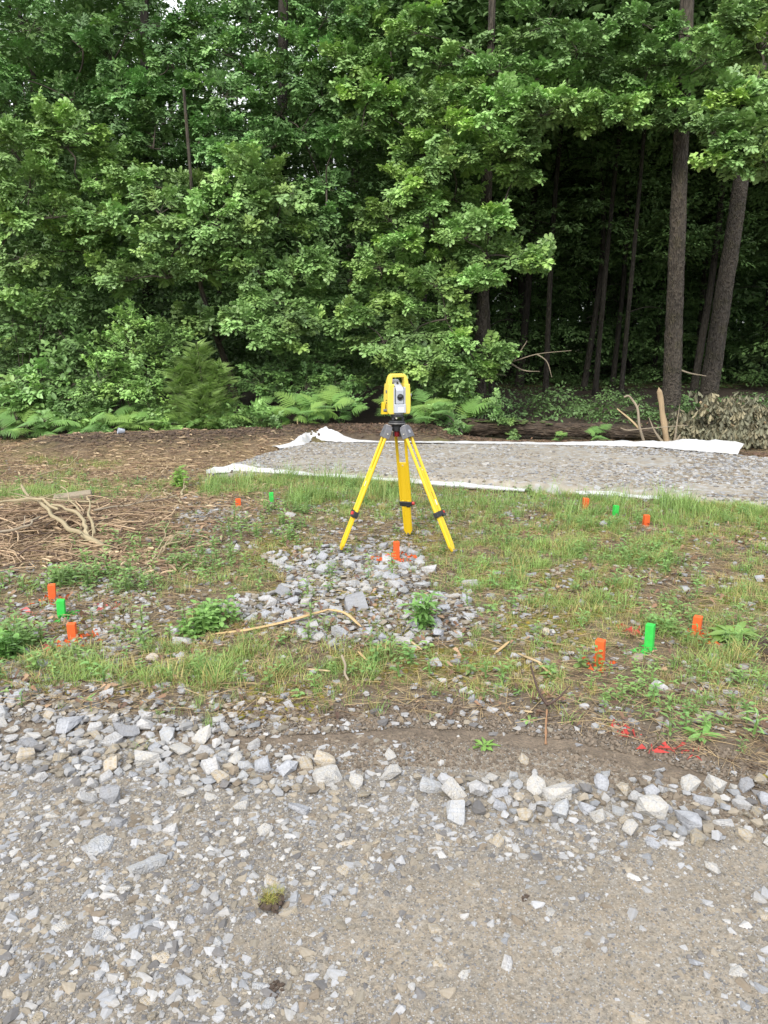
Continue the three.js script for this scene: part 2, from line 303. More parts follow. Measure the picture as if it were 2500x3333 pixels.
{
  const r = rng(11);
  const bigRoad = [[-0.21, -2.52, 0.105], [-0.73, -2.79, 0.108], [-0.98, -2.88, 0.091], [-1.3, -2.89, 0.115], [-0.9, -2.14, 0.11], [-0.72, -2.05, 0.114], [1.1, -2.47, 0.092], [0.61, -2.39, 0.1], [0.87, -2.16, 0.086], [0.02, -2.66, 0.064], [-0.36, -2.56, 0.107], [-0.45, -2.58, 0.086], [-0.9, -2.63, 0.088], [-1.08, -2.77, 0.085], [-1.37, -2.66, 0.085], [-1.52, -2.88, 0.076], [-0.29, -2.34, 0.073], [-0.39, -2.22, 0.073], [-0.7, -2.22, 0.061], [-1.03, -2.38, 0.071], [-0.89, -1.8, 0.063], [0.14, -1.8, 0.051], [0.32, -1.67, 0.055], [0.8, -2.32, 0.066], [0.69, -2.33, 0.073], [0.41, -2.42, 0.069], [0.53, -2.63, 0.067], [-0.59, -2.51, 0.068], [-0.49, -2.35, 0.064], [1.13, -2.26, 0.071], [1.23, -2.35, 0.07], [-0.7, -2.42, 0.072], [-1.25, -2.51, 0.071], [-0.76, -1.96, 0.049], [-1.05, -1.96, 0.055], [-0.44, -1.65, 0.043], [0.47, -1.86, 0.042], [0.81, -1.68, 0.043], [0, -2.34, 0.054], [-0.1, -2.48, 0.067]];
  for (const [x, z, w] of bigRoad) stone(road, x, z, w * 1.05, r, z > -2.35 ? 0.33 : 0.16, stoneMats[r.pick([0, 0, 1, 3, 3, 5, 2])]);
  let n = bigRoad.length;
  for (let k = 0; k < 9000 && n < 210; k++) {                      // the two bands of loose stone at the edge
    const left = r() < 0.55, x = left ? r.r(-1.8, 0.05) : r.r(0.0, 1.7), z = r.r(-3.1, -2.0), j = r() < 0.25 ? 0.4 : 0.14;
    if (!inside(left ? bandLeft : bandRight, x + r.g() * j, z + r.g() * j * 0.6) || (j > 0.2 && r() < 0.75)) continue;
    const w = 0.036 + 0.078 * Math.pow(r(), 1.7); if (!clear(x, z, w * 0.39)) continue;
    stone(road, x, z, w, r, 0.14, stoneMats[r.pick([0, 1, 3, 5, 7, 0, 3, 5, 2, 6, 4])]); n++;
  }
  for (let k = 0; k < 9000 && n < 300; k++) {                      // half sunk in the track
    const z = r.r(-2.75, -1.45), x = r.r(-0.66 * -z, 0.66 * -z), w = r.r(0.03, 0.068);
    if (r() < sandy(x, z) * 0.85 || soily(x, z) > 0.5 || !clear(x, z, w * 0.6)) continue;
    stone(road, x, z, w, r, 0.4); n++;
  }
  const bigGround = [[0.54, -4.69, 0.124], [0.98, -4.91, 0.08], [1.18, -4.35, 0.077], [-0.83, -3.36, 0.066], [-0.16, -4.2, 0.176], [-0.23, -3.8, 0.112], [-0.44, -3.82, 0.108], [-0.35, -3.85, 0.099], [1.26, -3.24, 0.097], [1.02, -2.89, 0.069], [0.77, -2.76, 0.073], [0.25, -3.48, 0.09], [0.35, -3.51, 0.068], [-1.06, -3.79, 0.107], [-1.13, -3.91, 0.09], [-0.86, -3.73, 0.072], [-1.64, -3.48, 0.135], [-1.82, -3.67, 0.109], [-1.96, -3.76, 0.097], [-1.63, -3.12, 0.102], [-0.63, -4.52, 0.097], [0.06, -4.52, 0.109], [0.19, -4.2, 0.107], [1.89, -4.6, 0.076], [2.47, -4.83, 0.091], [-0.73, -4.27, 0.082], [0.34, -6.09, 0.136], [-0.41, -4.98, 0.113], [-1.54, -3.92, 0.095], [-1.3, -3.82, 0.088], [-1.72, -3.82, 0.059], [-2.19, -7.13, 0.07], [-2.26, -6.93, 0.077], [-1.64, -6.66, 0.066], [1.3, -4.35, 0.055], [1.98, -5.67, 0.078], [-0.27, -6.25, 0.085], [0.98, -4.12, 0.068], [0.72, -3.99, 0.066], [0.56, -4.2, 0.08], [-1.95, -7.29, 0.09], [-1.8, -7.01, 0.095], [-1.76, -7.17, 0.079], [-1.64, -6.93, 0.086], [-1.71, -6.75, 0.1], [-1.72, -6.5, 0.08], [-1.54, -6.64, 0.074], [-1.57, -6.44, 0.088], [-1.87, -6.75, 0.075], [-1.56, -7.05, 0.078], [-2.26, -8.39, 0.092], [-2.19, -8.56, 0.084], [-2.03, -8.29, 0.091], [-2.29, -8.18, 0.08], [-1.97, -8.39, 0.072], [-0.72, -4.43, 0.09], [-0.61, -4.2, 0.08], [-0.76, -4.09, 0.073], [-0.88, -4.35, 0.072], [-0.61, -3.95, 0.076], [0.48, -4.09, 0.078], [0.65, -4.43, 0.067]];
  n = bigGround.length;
  for (const [x, z, w] of bigGround) stone(ground, x, z, w, r, 0.24, stoneMats[r.pick([0, 1, 5, 5, 7])]);
  for (let k = 0; k < 20000 && n < 175; k++) { const x = r.r(-0.95, 0.6), z = r.r(-5.7, -3.7), w = r.r(0.045, 0.115); if (!inHeap(x, z) || !clear(x, z, w * 0.42)) continue; stone(ground, x, z, w, r, 0.2, stoneMats[r.pick([0, 1, 3, 5, 5, 1])]); n++; }
  for (let k = 0; k < 20000 && n < 300; k++) {
    const z = lerp(-2.95, -8.2, Math.pow(r(), 1.5)), x = r() < 0.35 ? r.r(-2.1, -0.5) : r.r(-0.6 * -z, 0.6 * -z), w = r.r(0.03, 0.075) * (z < -5 ? 1.4 : 1);
    if (padMask(x, z) > 0.1 || z > along(roadEdge, x) || fbm(x * 1.2, z * 1.2, 191) < (x < 0.3 ? 0.42 : 0.5) || !clear(x, z, w * 0.7)) continue;
    stone(ground, x, z, w, r, 0.25); n++;
  }
  n = 0;
  for (let k = 0; k < 9000 && n < 90; k++) { const x = r.r(-1.8, 5), z = r.r(-11, -7); if (padMask(x, z) < 0.9) continue; stone(pad, x, z, r.r(0.05, 0.13), r, 0.42, stoneMats[r.pick([0, 3, 5, 3])]); n++; }
}
{ // the small stones nobody could count
  const r = rng(23), roadChips = [[], [], []], padChips = [[], [], []], wildChips = [[], [], []];
  const tones = [[0.33, 0.33, 0.335], [0.26, 0.27, 0.29], [0.28, 0.245, 0.195], [0.38, 0.375, 0.37], [0.34, 0.345, 0.36], [0.2, 0.165, 0.125], [0.23, 0.205, 0.165], [0.15, 0.145, 0.145]];
  const fineTones = [[0.22, 0.195, 0.16], [0.18, 0.158, 0.128], [0.27, 0.265, 0.255], [0.21, 0.188, 0.155], [0.13, 0.117, 0.1], [0.24, 0.24, 0.248], [0.19, 0.17, 0.14], [0.12, 0.12, 0.125]];
  const put = (list, x, z, s, sink = 0.3, fine = 0) => { const c = r.pick(fine ? fineTones : tones), k = r.r(0.72, 1.1) * (fine ? 1.2 : 1); list[Math.floor(r() * 3)].push({ m: place(x, surf(x, z) + s * (0.25 - sink * 0.5), z, s, r.r(0, 6.28), r.r(-0.25, 0.25), r.r(-0.25, 0.25), r.r(0.8, 1.3), r.r(0.65, 1.0), 1), c: [c[0] * k, c[1] * k, c[2] * k] }); };
  for (let k = 0; k < 150000; k++) {
    const z = -1.35 - 1.75 * Math.pow(r(), 0.85), x = r.r(-0.68 * -z, 0.68 * -z);
    if (z < along(roadEdge, x) - 0.05) continue;
    const s = sandy(x, z), so = soily(x, z), u = r();
    const thin = 0.55 + 0.7 * (fbm(x * 5, z * 5, 133, 2) - 0.5);
    if (u < 0.70) put(roadChips, x, z, r.r(0.003, 0.009), 0.4, 1);
    else if (u < 0.945) { if (r() * thin > s * 0.6 + so * 0.5) put(roadChips, x, z, r.r(0.007, 0.016), 0.45, 1); }
    else if (u < 0.976) { if (r() * thin * 1.3 > s * 0.5 + so * 0.3 + 0.04) put(roadChips, x, z, r.r(0.014, 0.032), 0.5); }
    else if (r() * thin * 1.3 > s * 0.6 + so * 0.3 + 0.14) put(roadChips, x, z, r.r(0.024, 0.052), 0.55);
  }
  for (let k = 0; k < 6000; k++) { const left = r() < 0.6, x = left ? r.r(-1.9, 0) : r.r(0.1, 1.8), z = r.r(-3.1, -2.1), w = r.r(0.03, 0.065); if (inside(left ? bandLeft : bandRight, x, z) && clear(x, z, w * 0.3)) { put(roadChips, x, z, w, 0.1); taken.push([x, z, w * 0.36]); } }
  for (let k = 0; k < 2600; k++) { const left = r() < 0.55, x = left ? r.r(-1.9, 0) : r.r(0.1, 1.8), z = r.r(-3.1, -2.1); if (inside(left ? bandLeft : bandRight, x, z)) put(roadChips, x, z, r.r(0.012, 0.036), 0.5); }
  for (let k = 0; k < 60000; k++) {                                  // pad
    const x = r.r(-2, 6.5), z = lerp(along(padNear, x), along(padFar, x), r());
    const dense = fbm(x * 1.2 + 4, z * 3.2, 141, 3) + 0.12 * sstep(2, 4, x) + 0.1 * sstep(0.7, 0.2, z - along(padFar, x));
    if (r() > sstep(0.4, 0.65, dense) * (0.42 + 0.4 * sstep(1.8, 3.5, x)) + 0.02) continue;
    put(padChips, x, z, Math.pow(r(), 2) * (0.045 + 0.025 * sstep(1.8, 3.5, x)) + 0.012, 0.5);
  }
  for (let k = 0; k < 1500; k++) { const x = r.r(-1.1, 0.8), z = r.r(-5.8, -3.6), w = r.r(0.03, 0.07); if (inHeap(x, z) && clear(x, z, w * 0.4)) { put(wildChips, x, z, w, 0.2); taken.push([x, z, w * 0.4]); } }
  for (let k = 0; k < 9000; k++) { const x = r.r(-1.1, 0.8), z = r.r(-5.8, -3.6); if (inHeap(x, z) && r() < 0.8) put(wildChips, x, z, r.r(0.01, 0.035), 0.3); }
  for (let k = 0; k < 60000; k++) {
    const z = r.r(-9.5, -2.8), x = r.r(-0.6 * -z, 0.6 * -z);
    if (padMask(x, z) > 0.1 || z > along(roadEdge, x) + 0.1) continue;
    const near = gauss(Math.hypot((x + 1.55) / 0.5, (z + 6.6) / 0.9), 0.7) + gauss(Math.hypot((x + 1.5) / 0.6, (z + 9) / 0.6), 0.7) + gauss(along(roadEdge, x) - z, 0.2) * (x < -0.4 ? 0.5 : 0.12);
    if (r() > 0.1 + 0.5 * sstep(0.46, 0.62, fbm(x * 1.2, z * 1.2, 191)) * (x < 0.4 ? 1 : 0.6) + 0.35 * gauss(Math.hypot((x + 1.3) / 0.7, (z + 3.95) / 0.45), 0.8) + near * 0.9) continue;
    put(wildChips, x, z, Math.pow(r(), 1.6) * 0.045 + 0.008, 0.25);
  }
  const chipMat = new THREE.MeshStandardMaterial({ color: lin(1.14, 1.13, 1.11), map: stoneMap(215, 0.2), roughness: 0.95 });
  for (const [name, lists, parent] of [['loose_gravel', roadChips, road], ['loose_gravel', padChips, pad], ['loose_gravel', wildChips, ground]])
    lists.forEach((l, k) => tag(copies(name, chipGeos[k], chipMat, l, parent), null, null, null, 'stuff'));
}

// ---------------------------------------------------------------- the tripod
const yellowPaint = new THREE.MeshPhysicalMaterial({ color: lin(0.68, 0.46, 0.012), roughness: 0.42, clearcoat: 0.3, clearcoatRoughness: 0.3 });
const yellowShell = new THREE.MeshPhysicalMaterial({ color: lin(0.66, 0.51, 0.075), roughness: 0.45 });
const blackPlastic = stdMat([0.022, 0.023, 0.025], 0.5), greyPlastic = stdMat([0.13, 0.13, 0.14], 0.55), paleGrey = stdMat([0.33, 0.35, 0.38], 0.45), redPlastic = stdMat([0.42, 0.02, 0.02], 0.45), whitePaper = stdMat([0.6, 0.6, 0.6], 0.6);
const steel = stdMat([0.3, 0.29, 0.28], 0.45, { metalness: 0.7 }), brass = stdMat([0.75, 0.72, 0.62], 0.35, { metalness: 0.6 });
const box = (w, h, d, r = 0.003) => new RoundedBoxGeometry(w, h, d, 2, Math.min(r, w * 0.45, h * 0.45, d * 0.45));
const cyl = (r0, r1, h, n = 20) => new THREE.CylinderGeometry(r0, r1, h, n);
const moved = (g, x = 0, y = 0, z = 0, rx = 0, ry = 0, rz = 0) => { const o = g.index ? g.toNonIndexed() : g.clone(); o.applyMatrix4(place(x, y, z, 1, ry, rx, rz)); return o; };
function canvasMap(w, h, f) { const c = document.createElement('canvas'); c.width = w; c.height = h; f(c.getContext('2d'), w, h); const t = new THREE.CanvasTexture(c); t.colorSpace = THREE.SRGBColorSpace; return t; }
const HEAD = V(0.095, 0.955, -5.64);
{
  const t = thing('survey_tripod', 'yellow tripod with black clamps standing over the orange stake on the stones', 'tripod', [HEAD.x, 0, HEAD.z]);
  obj('head_plate', new THREE.LatheGeometry([[0, -0.02], [0.056, -0.02], [0.063, -0.014], [0.063, -0.004], [0.058, 0], [0, 0]].map((p) => new THREE.Vector2(...p)), 40), blackPlastic, t).position.y = HEAD.y;
  obj('rim_ring', new THREE.TorusGeometry(0.0628, 0.0022, 8, 48).rotateX(Math.PI / 2), steel, t).position.y = HEAD.y - 0.008;
  obj('hub', moved(cyl(0.04, 0.034, 0.045), 0, HEAD.y - 0.042, 0), blackPlastic, t);
  const cs = obj('centring_screw', moved(cyl(0.021, 0.019, 0.05, 14), 0, HEAD.y - 0.082, 0), stdMat([0.16, 0.006, 0.01], 0.4), t);
  obj('screw_tip', moved(cyl(0.006, 0.006, 0.012, 10), 0, HEAD.y - 0.06, 0.022, Math.PI / 2), brass, cs);
  const feet = [[-0.34, -5.52, 'l'], [0.52, -5.39, 'r'], [0.2, -5.98, 'b']];
  for (const [fx, fz, which] of feet) {
    const dir = V(fx - HEAD.x, 0, fz - HEAD.z).normalize(), top = V(dir.x * 0.078, HEAD.y - 0.062, dir.z * 0.078), foot = V(fx - HEAD.x, H(fx, fz) - 0.015, fz - HEAD.z);
    const L = top.distanceTo(foot), yAx = top.clone().sub(foot).normalize(), xAx = new THREE.Vector3().crossVectors(yAx, dir).normalize(), zAx = new THREE.Vector3().crossVectors(xAx, yAx);
    const m = new THREE.Matrix4().makeBasis(xAx, yAx, zAx).setPosition(top);
    const hg = new THREE.ExtrudeGeometry(new THREE.Shape([[-0.05, -0.05], [0.05, -0.05], [0.044, 0.01], [0.024, 0.036], [-0.024, 0.036], [-0.044, 0.01]].map((p) => new THREE.Vector2(...p))), { depth: 0.042, bevelEnabled: true, bevelSize: 0.003, bevelThickness: 0.003, bevelSegments: 2 });
    const hinge = obj('hinge', moved(hg, 0, 0, -0.022), greyPlastic, t); hinge.applyMatrix4(m);
    for (const s of [-1, 1]) obj('bolt', moved(cyl(0.005, 0.005, 0.012, 10), s * 0.052, -0.02, 0, 0, 0, Math.PI / 2), brass, hinge);
    obj('top_sticker', box(0.042, 0.003, 0.026, 0.001), whitePaper, hinge).applyMatrix4(place(0, 0.0415, 0.0, 1));
    if (which === 'r') obj('badge', box(0.024, 0.024, 0.002, 0.0008), stdMat([0.34, 0.35, 0.38], 0.5), hinge).position.set(0.0, -0.012, 0.0245);
    if (which === 'l') obj('numeral', new THREE.PlaneGeometry(0.026, 0.03), new THREE.MeshStandardMaterial({ roughness: 0.6, map: canvasMap(64, 64, (c) => { c.fillStyle = '#67686c'; c.fillRect(0, 0, 64, 64); c.fillStyle = '#0c0c0d'; c.font = 'bold 60px sans-serif'; c.textAlign = 'center'; c.fillText('6', 32, 54); }) }), hinge).position.set(0, -0.01, 0.0242);
    const leg = new THREE.Group(); leg.name = 'leg'; leg.applyMatrix4(m); t.add(leg);
    const a = L * 0.29, b = L * 0.665, e = L * 0.925;
    for (const s of [-1, 1]) obj('rod', moved(cyl(0.0115, 0.0115, b - 0.03, 12), s * 0.036, -0.02 - (b - 0.03) / 2, 0), yellowPaint, leg);
    obj('board', [moved(box(0.056, b - a, 0.014), 0, -(a + b) / 2, 0), moved(box(0.03, b - a - 0.03, 0.018, 0.004), 0, -(a + b) / 2, 0)], yellowPaint, leg);
    obj('bolt', moved(cyl(0.006, 0.006, 0.022, 10), 0, -a - 0.02, 0, Math.PI / 2), brass, leg);
    const xs = new THREE.Shape([[-0.031, 0], [0.031, 0], [0.031, -(e - b + 0.02)], [0.014, -(e - b + 0.055)], [-0.014, -(e - b + 0.055)], [-0.031, -(e - b + 0.02)]].map((p) => new THREE.Vector2(...p)));
    obj('extension', [moved(new THREE.ExtrudeGeometry(xs, { depth: 0.012, bevelEnabled: true, bevelSize: 0.003, bevelThickness: 0.003 }), 0, -b + 0.03, -0.006), moved(box(0.012, e - b - 0.05, 0.024, 0.003), -0.022, -(b + e) / 2, 0), moved(box(0.012, e - b - 0.05, 0.024, 0.003), 0.022, -(b + e) / 2, 0)], yellowPaint, leg);
    const cl = obj('clamp', [moved(box(0.1, 0.04, 0.036, 0.005), 0, -b + 0.005, 0), moved(box(0.03, 0.02, 0.05, 0.005), which === 'b' ? -0.02 : 0.035, -b - 0.012, 0.006)], blackPlastic, leg);
    obj('clamp_screw', which === 'l' ? moved(box(0.018, 0.03, 0.022, 0.006), 0.022, -b + 0.004, 0.024, 0, 0, 0.5) : moved(cyl(0.012, 0.014, 0.02, 12), (which === 'b' ? -1 : 1) * 0.058, -b + 0.006, 0.004, 0, 0, Math.PI / 2), redPlastic, leg);
    if (which !== 'b') obj('sticker', box(0.014, 0.042, 0.002, 0.0008), whitePaper, leg).position.set(which === 'l' ? 0.01 : 0.012, -L * (which === 'l' ? 0.42 : 0.57), 0.0102);
    if (which === 'r') obj('printed_mark', [0, 1, 2, 3, 4].map((k) => moved(box(0.004, 0.009, 0.0012, 0.0004), 0.004, -L * 0.49 - k * 0.012, 0.0095)), blackPlastic, leg);
    else if (which === 'b') obj('badge', box(0.024, 0.01, 0.003, 0.001), whitePaper, leg).position.set(0, -a - 0.045, 0.01);
    obj('steel_foot', [moved(cyl(0.013, 0.004, L - e, 10), 0, -(L + e) / 2 - 0.012, 0), moved(box(0.028, 0.012, 0.03, 0.003), 0.0, -e - 0.03, 0.018)], steel, leg);
  }
}
{ // ------------------------------------------------------------ the surveying instrument
  const t = thing('total_station', 'yellow and pale grey total station mounted on the tripod head, lens towards the viewer', 'surveying instrument', [HEAD.x, HEAD.y, HEAD.z], 0.30);
  const tb = obj('tribrach', [moved(cyl(0.056, 0.058, 0.01, 30), 0, 0.006, 0), moved(cyl(0.046, 0.05, 0.014, 30), 0, 0.046, 0), moved(cyl(0.043, 0.043, 0.01, 24), 0, 0.058, 0), moved(box(0.05, 0.016, 0.02), 0, 0.046, 0.045)], blackPlastic, t);
  for (let k = 0; k < 3; k++) { const a = k * 2.0944 + 0.5; obj('foot_screw', [moved(cyl(0.011, 0.011, 0.018, 12), Math.cos(a) * 0.042, 0.026, Math.sin(a) * 0.042), moved(cyl(0.004, 0.004, 0.04, 8), Math.cos(a) * 0.042, 0.026, Math.sin(a) * 0.042)], stdMat([0.04, 0.04, 0.045], 0.4), tb); }
  obj('locking_knob', moved(cyl(0.006, 0.006, 0.014, 10), -0.022, 0.032, 0.048, Math.PI / 2), brass, tb);
  const y0 = 0.066;
  const side = (s) => {
    const p = new THREE.Shape(); p.moveTo(s * 0.044, 0); p.lineTo(s * 0.07, 0); p.quadraticCurveTo(s * 0.078, 0.003, s * 0.079, 0.02); p.bezierCurveTo(s * 0.082, 0.09, s * 0.08, 0.15, s * 0.073, 0.203); p.lineTo(s * 0.044, 0.203); p.closePath();
    return new THREE.ExtrudeGeometry(p, { depth: 0.1, bevelEnabled: true, bevelSize: 0.006, bevelThickness: 0.008, bevelSegments: 4, curveSegments: 14 });
  };
  for (const s of [-1, 1]) {
    const c = obj('side_cover', moved(side(s), 0, y0, -0.05), yellowShell, t);
    obj('cover_seam', moved(box(0.004, 0.002, 0.104, 0.0008), s * 0.0835, y0 + 0.085, 0), stdMat([0.5, 0.36, 0.03], 0.6), c);
    if (s < 0) {
      obj('emblem', moved(new THREE.CylinderGeometry(0.013, 0.013, 0.003, 24), -0.0855, y0 + 0.155, 0.012, 0, 0, Math.PI / 2), greyPlastic, c);
      obj('port', [moved(box(0.006, 0.008, 0.016, 0.002), -0.086, y0 + 0.094, 0.02), moved(box(0.008, 0.01, 0.01, 0.002), -0.087, y0 + 0.076, 0.028)], blackPlastic, c);
      obj('drive_knob', moved(cyl(0.01, 0.011, 0.026, 16), -0.098, y0 + 0.022, 0.018, 0, 0, Math.PI / 2), greyPlastic, c);
      const tri = new THREE.Shape([[0, 0], [0.044, 0], [0.044, 0.01], [0.016, 0.012], [0.02, 0.078], [0.01, 0.084], [0.004, 0.078]].map((q) => new THREE.Vector2(...q)));
      obj('bracket', moved(new THREE.ExtrudeGeometry(tri, { depth: 0.03, bevelEnabled: true, bevelSize: 0.002, bevelThickness: 0.002 }), -0.118, y0 - 0.004, -0.01), yellowPaint, c);
    } else obj('drive_knob', moved(cyl(0.011, 0.012, 0.024, 16), 0.096, y0 + 0.125, 0.0, 0, 0, Math.PI / 2), paleGrey, c);
  }
  const arch = new THREE.Shape(); arch.moveTo(-0.073, 0.205); arch.bezierCurveTo(-0.069, 0.235, -0.062, 0.272, -0.04, 0.274); arch.lineTo(0.04, 0.274); arch.bezierCurveTo(0.062, 0.272, 0.069, 0.235, 0.073, 0.205); arch.lineTo(0.052, 0.205); arch.lineTo(0.047, 0.259); arch.lineTo(-0.047, 0.259); arch.lineTo(-0.052, 0.205); arch.closePath();
  obj('carrying_handle', moved(new THREE.ExtrudeGeometry(arch, { depth: 0.05, bevelEnabled: true, bevelSize: 0.005, bevelThickness: 0.006, bevelSegments: 4, curveSegments: 12 }), 0, y0 + 0.002, -0.025), yellowShell, t);
  obj('yoke', [moved(box(0.015, 0.185, 0.112, 0.006), -0.0395, y0 + 0.097, 0.004), moved(box(0.015, 0.185, 0.112, 0.006), 0.0395, y0 + 0.097, 0.004), moved(box(0.064, 0.06, 0.1, 0.006), 0, y0 + 0.032, 0), moved(cyl(0.052, 0.046, 0.018, 30), 0, y0 - 0.004, 0)], paleGrey, t);
  const fp = obj('front_panel', box(0.088, 0.064, 0.01, 0.004), stdMat([0.40, 0.42, 0.46], 0.4), t); fp.position.set(0.002, y0 + 0.036, 0.064); fp.rotation.x = -0.08;
  obj('label', new THREE.PlaneGeometry(0.042, 0.03), new THREE.MeshStandardMaterial({ roughness: 0.5, map: canvasMap(84, 60, (c) => { c.fillStyle = '#f2f0f0'; c.fillRect(0, 0, 84, 60); c.fillStyle = '#e88a92'; c.fillRect(20, 4, 42, 8); c.fillRect(4, 20, 76, 4); c.fillRect(30, 42, 24, 8); }) }), fp).position.set(0.005, -0.008, 0.0053);
  const tp = new THREE.Shape([[0.06, -0.05], [0.067, 0.04], [0.05, 0.056], [-0.055, 0.11], [-0.075, 0.1], [-0.07, 0.03], [-0.01, -0.055]].map((q) => new THREE.Vector2(...q)));
  const tel = obj('telescope', moved(new THREE.ExtrudeGeometry(tp, { depth: 0.048, bevelEnabled: true, bevelSize: 0.004, bevelThickness: 0.004, bevelSegments: 3 }).rotateY(-Math.PI / 2), 0.024, y0 + 0.125, 0), stdMat([0.40, 0.42, 0.46], 0.4), t);
  obj('sight', [moved(box(0.016, 0.006, 0.022, 0.002), 0.002, y0 + 0.21, 0.002, 0.48), moved(box(0.007, 0.009, 0.03, 0.002), 0.006, y0 + 0.212, -0.006, 0.48)], blackPlastic, tel);
  obj('lens_ring', new THREE.TorusGeometry(0.0205, 0.0035, 10, 36).applyMatrix4(place(0.002, y0 + 0.118, 0.069)), blackPlastic, tel);
  obj('lens', moved(new THREE.SphereGeometry(0.034, 24, 8, 0, Math.PI * 2, 0, 0.62).rotateX(Math.PI / 2), 0.002, y0 + 0.118, 0.0385), new THREE.MeshPhysicalMaterial({ color: lin(0.006, 0.006, 0.009), roughness: 0.06, clearcoat: 1, clearcoatRoughness: 0.03 }), tel);
}

// ---------------------------------------------------------------- survey stakes and sprayed paint
const stakeTex = texture(64, 256, (i, j) => { const v = 0.78 + 0.22 * noise2(i / 3, j / 2.2, 231) + 0.14 * (noise2(i / 14, j / 30, 235) - 0.5); return [v, v, v]; });
const orangePaint = new THREE.MeshStandardMaterial({ color: lin(0.74, 0.115, 0.018), map: stakeTex, bumpMap: stakeTex, bumpScale: 0.0012, roughness: 0.75 });
const greenPaint = new THREE.MeshStandardMaterial({ color: lin(0.035, 0.52, 0.065), map: stakeTex, bumpMap: stakeTex, bumpScale: 0.0012, roughness: 0.75 });
const redPaint = stdMat([0.5, 0.065, 0.055], 0.9), pinkPaint = stdMat([0.62, 0.14, 0.13], 0.85);
function splash(x, z, rad, m, label, seed, n = 40, stretch = 1, turn = 0, group) {
  const r = rng(seed), b = new MB();
  for (let k = 0; k < n; k++) {
    const a = r.r(0, 6.28), q = rad * Math.sqrt(r()) * 1.05; let dx = Math.cos(a) * q * stretch, dz = Math.sin(a) * q;
    const px = x + dx * Math.cos(turn) - dz * Math.sin(turn), pz = z + dx * Math.sin(turn) + dz * Math.cos(turn), y = surf(px, pz);
    if (r() < 0.42) b.add(r.pick(chipGeos), place(px, y + 0.003, pz, r.r(0.005, 0.015), r.r(0, 6.28), r.r(-0.4, 0.4), 0, 1.2, 0.7));
    else { const l = r.r(0.02, 0.06), an = r.r(0, 6.28), w = r.r(0.0008, 0.002), up = r.r(0.0, 0.025), c = Math.cos(an), s = Math.sin(an); const i0 = b.v(px - s * w, y + 0.004, pz + c * w), i1 = b.v(px + s * w, y + 0.004, pz - c * w), i2 = b.v(px + c * l * 0.5, y + 0.008 + up, pz + s * l * 0.5), i3 = b.v(px + c * l, y + 0.004 + up * 0.4, pz + s * l); b.tri(i0, i1, i2); b.tri(i1, i3, i2); }
  }
  return tag(obj('paint_mark', b.geo, m), label, 'paint mark', group);
}
function stakeGeo(w, h, seed) {
  const g = new RoundedBoxGeometry(w, h + 0.06, w * 0.94, 3, 0.0025), p = g.attributes.position, uv = g.attributes.uv;
  for (let k = 0; k < p.count; k++) { const y = p.getY(k) / (h + 0.06); p.setX(k, p.getX(k) + 0.0016 * (noise2(y * 9, seed) - 0.5)); if (y > 0.45) p.setY(k, p.getY(k) + p.getX(k) * 0.06 * Math.sin(seed)); }
  return g;
}
function stake(color, [x, z], w, h, label, turn, seed) {
  const t = obj(color === 'orange' ? 'orange_stake' : 'green_stake', stakeGeo(w, h, seed), color === 'orange' ? orangePaint : greenPaint);
  t.position.set(x, surf(x, z) + h / 2 - 0.03, z); t.rotation.set(Math.sin(seed * 3) * 0.03, turn, Math.cos(seed * 5) * 0.03);
  taken.push([x, z, 0.03]);
  return tag(t, label, 'stake', color === 'orange' ? 'orange survey stakes' : 'green survey stakes');
}
const stakes = [
  ['orange', [0.09, -5.39], 0.038, 0.125, 'orange stake under the tripod between its legs', 0.35],
  ['orange', [-2.01, -4.43], 0.042, 0.10, 'orange stake at left, behind the green one', 0.3],
  ['green', [-1.84, -4.15], 0.042, 0.10, 'green stake at left between two orange stakes', 0.2],
  ['orange', [-1.66, -3.85], 0.042, 0.09, 'orange stake at left, in front of the green one', 0.15],
  ['orange', [1.06, -3.52], 0.042, 0.128, 'tall orange stake at front right, left of the green one', -0.55],
  ['green', [1.37, -3.72], 0.042, 0.138, 'tall green stake at front right between two orange stakes', -0.6],
  ['orange', [1.68, -3.89], 0.042, 0.115, 'orange stake at front right, right of the green one', -0.6],
  ['orange', [-1.36, -7.01], 0.044, 0.075, 'short orange stake in the chippings left of a far green one', 0.4],
  ['green', [-1.07, -7.17], 0.04, 0.095, 'small far green stake left of the tripod beside a grass tuft', 0.1],
  ['orange', [-0.8, -7.44], 0.044, 0.06, 'far orange stake nearly hidden behind the grass tuft', 0.2],
  ['orange', [1.84, -6.86], 0.045, 0.108, 'far orange stake at right near the pad, left of the green one', 0.2],
  ['green', [2.04, -6.61], 0.042, 0.095, 'far green stake at right of the tripod between two orange stakes', 0.3],
  ['orange', [2.21, -6.31], 0.045, 0.095, 'far orange stake at right, right of the far green one', 0.1],
];
stakes.forEach((s, k) => stake(...s, k + 1));
stakes.forEach(([c, [x, z], , , label], k) => { if (k < 7) splash(x + [0, .01, .05, .04, 0, -0.04, .02][k], z + 0.02, [0.13, 0.09, 0.07, 0.1, 0.075, 0.06, 0.09][k], c === 'orange' ? orangePaint : greenPaint, ['orange paint on pebbles and litter under the tripod', 'orange paint on litter round the rear stake at left', 'green paint on litter round the middle stake at left', 'orange paint on litter round the front stake at left', 'orange paint round the tall front stake at right', 'green paint round the tall stake at right', 'orange paint on stalks round the rightmost front stake'][k], 500 + k, [90, 40, 34, 46, 50, 40, 52][k], k === 0 ? 1.3 : 1); });
splash(...[0.96, -2.81], 0.05, redPaint, 'red paint patch on litter right of the pale stone at the track edge', 521, 28, 1.4, 0.7);
splash(...[1.12, -2.67], 0.022, redPaint, 'long streak of red paint beside the track edge at right', 522, 36, 5.2, 0.12);
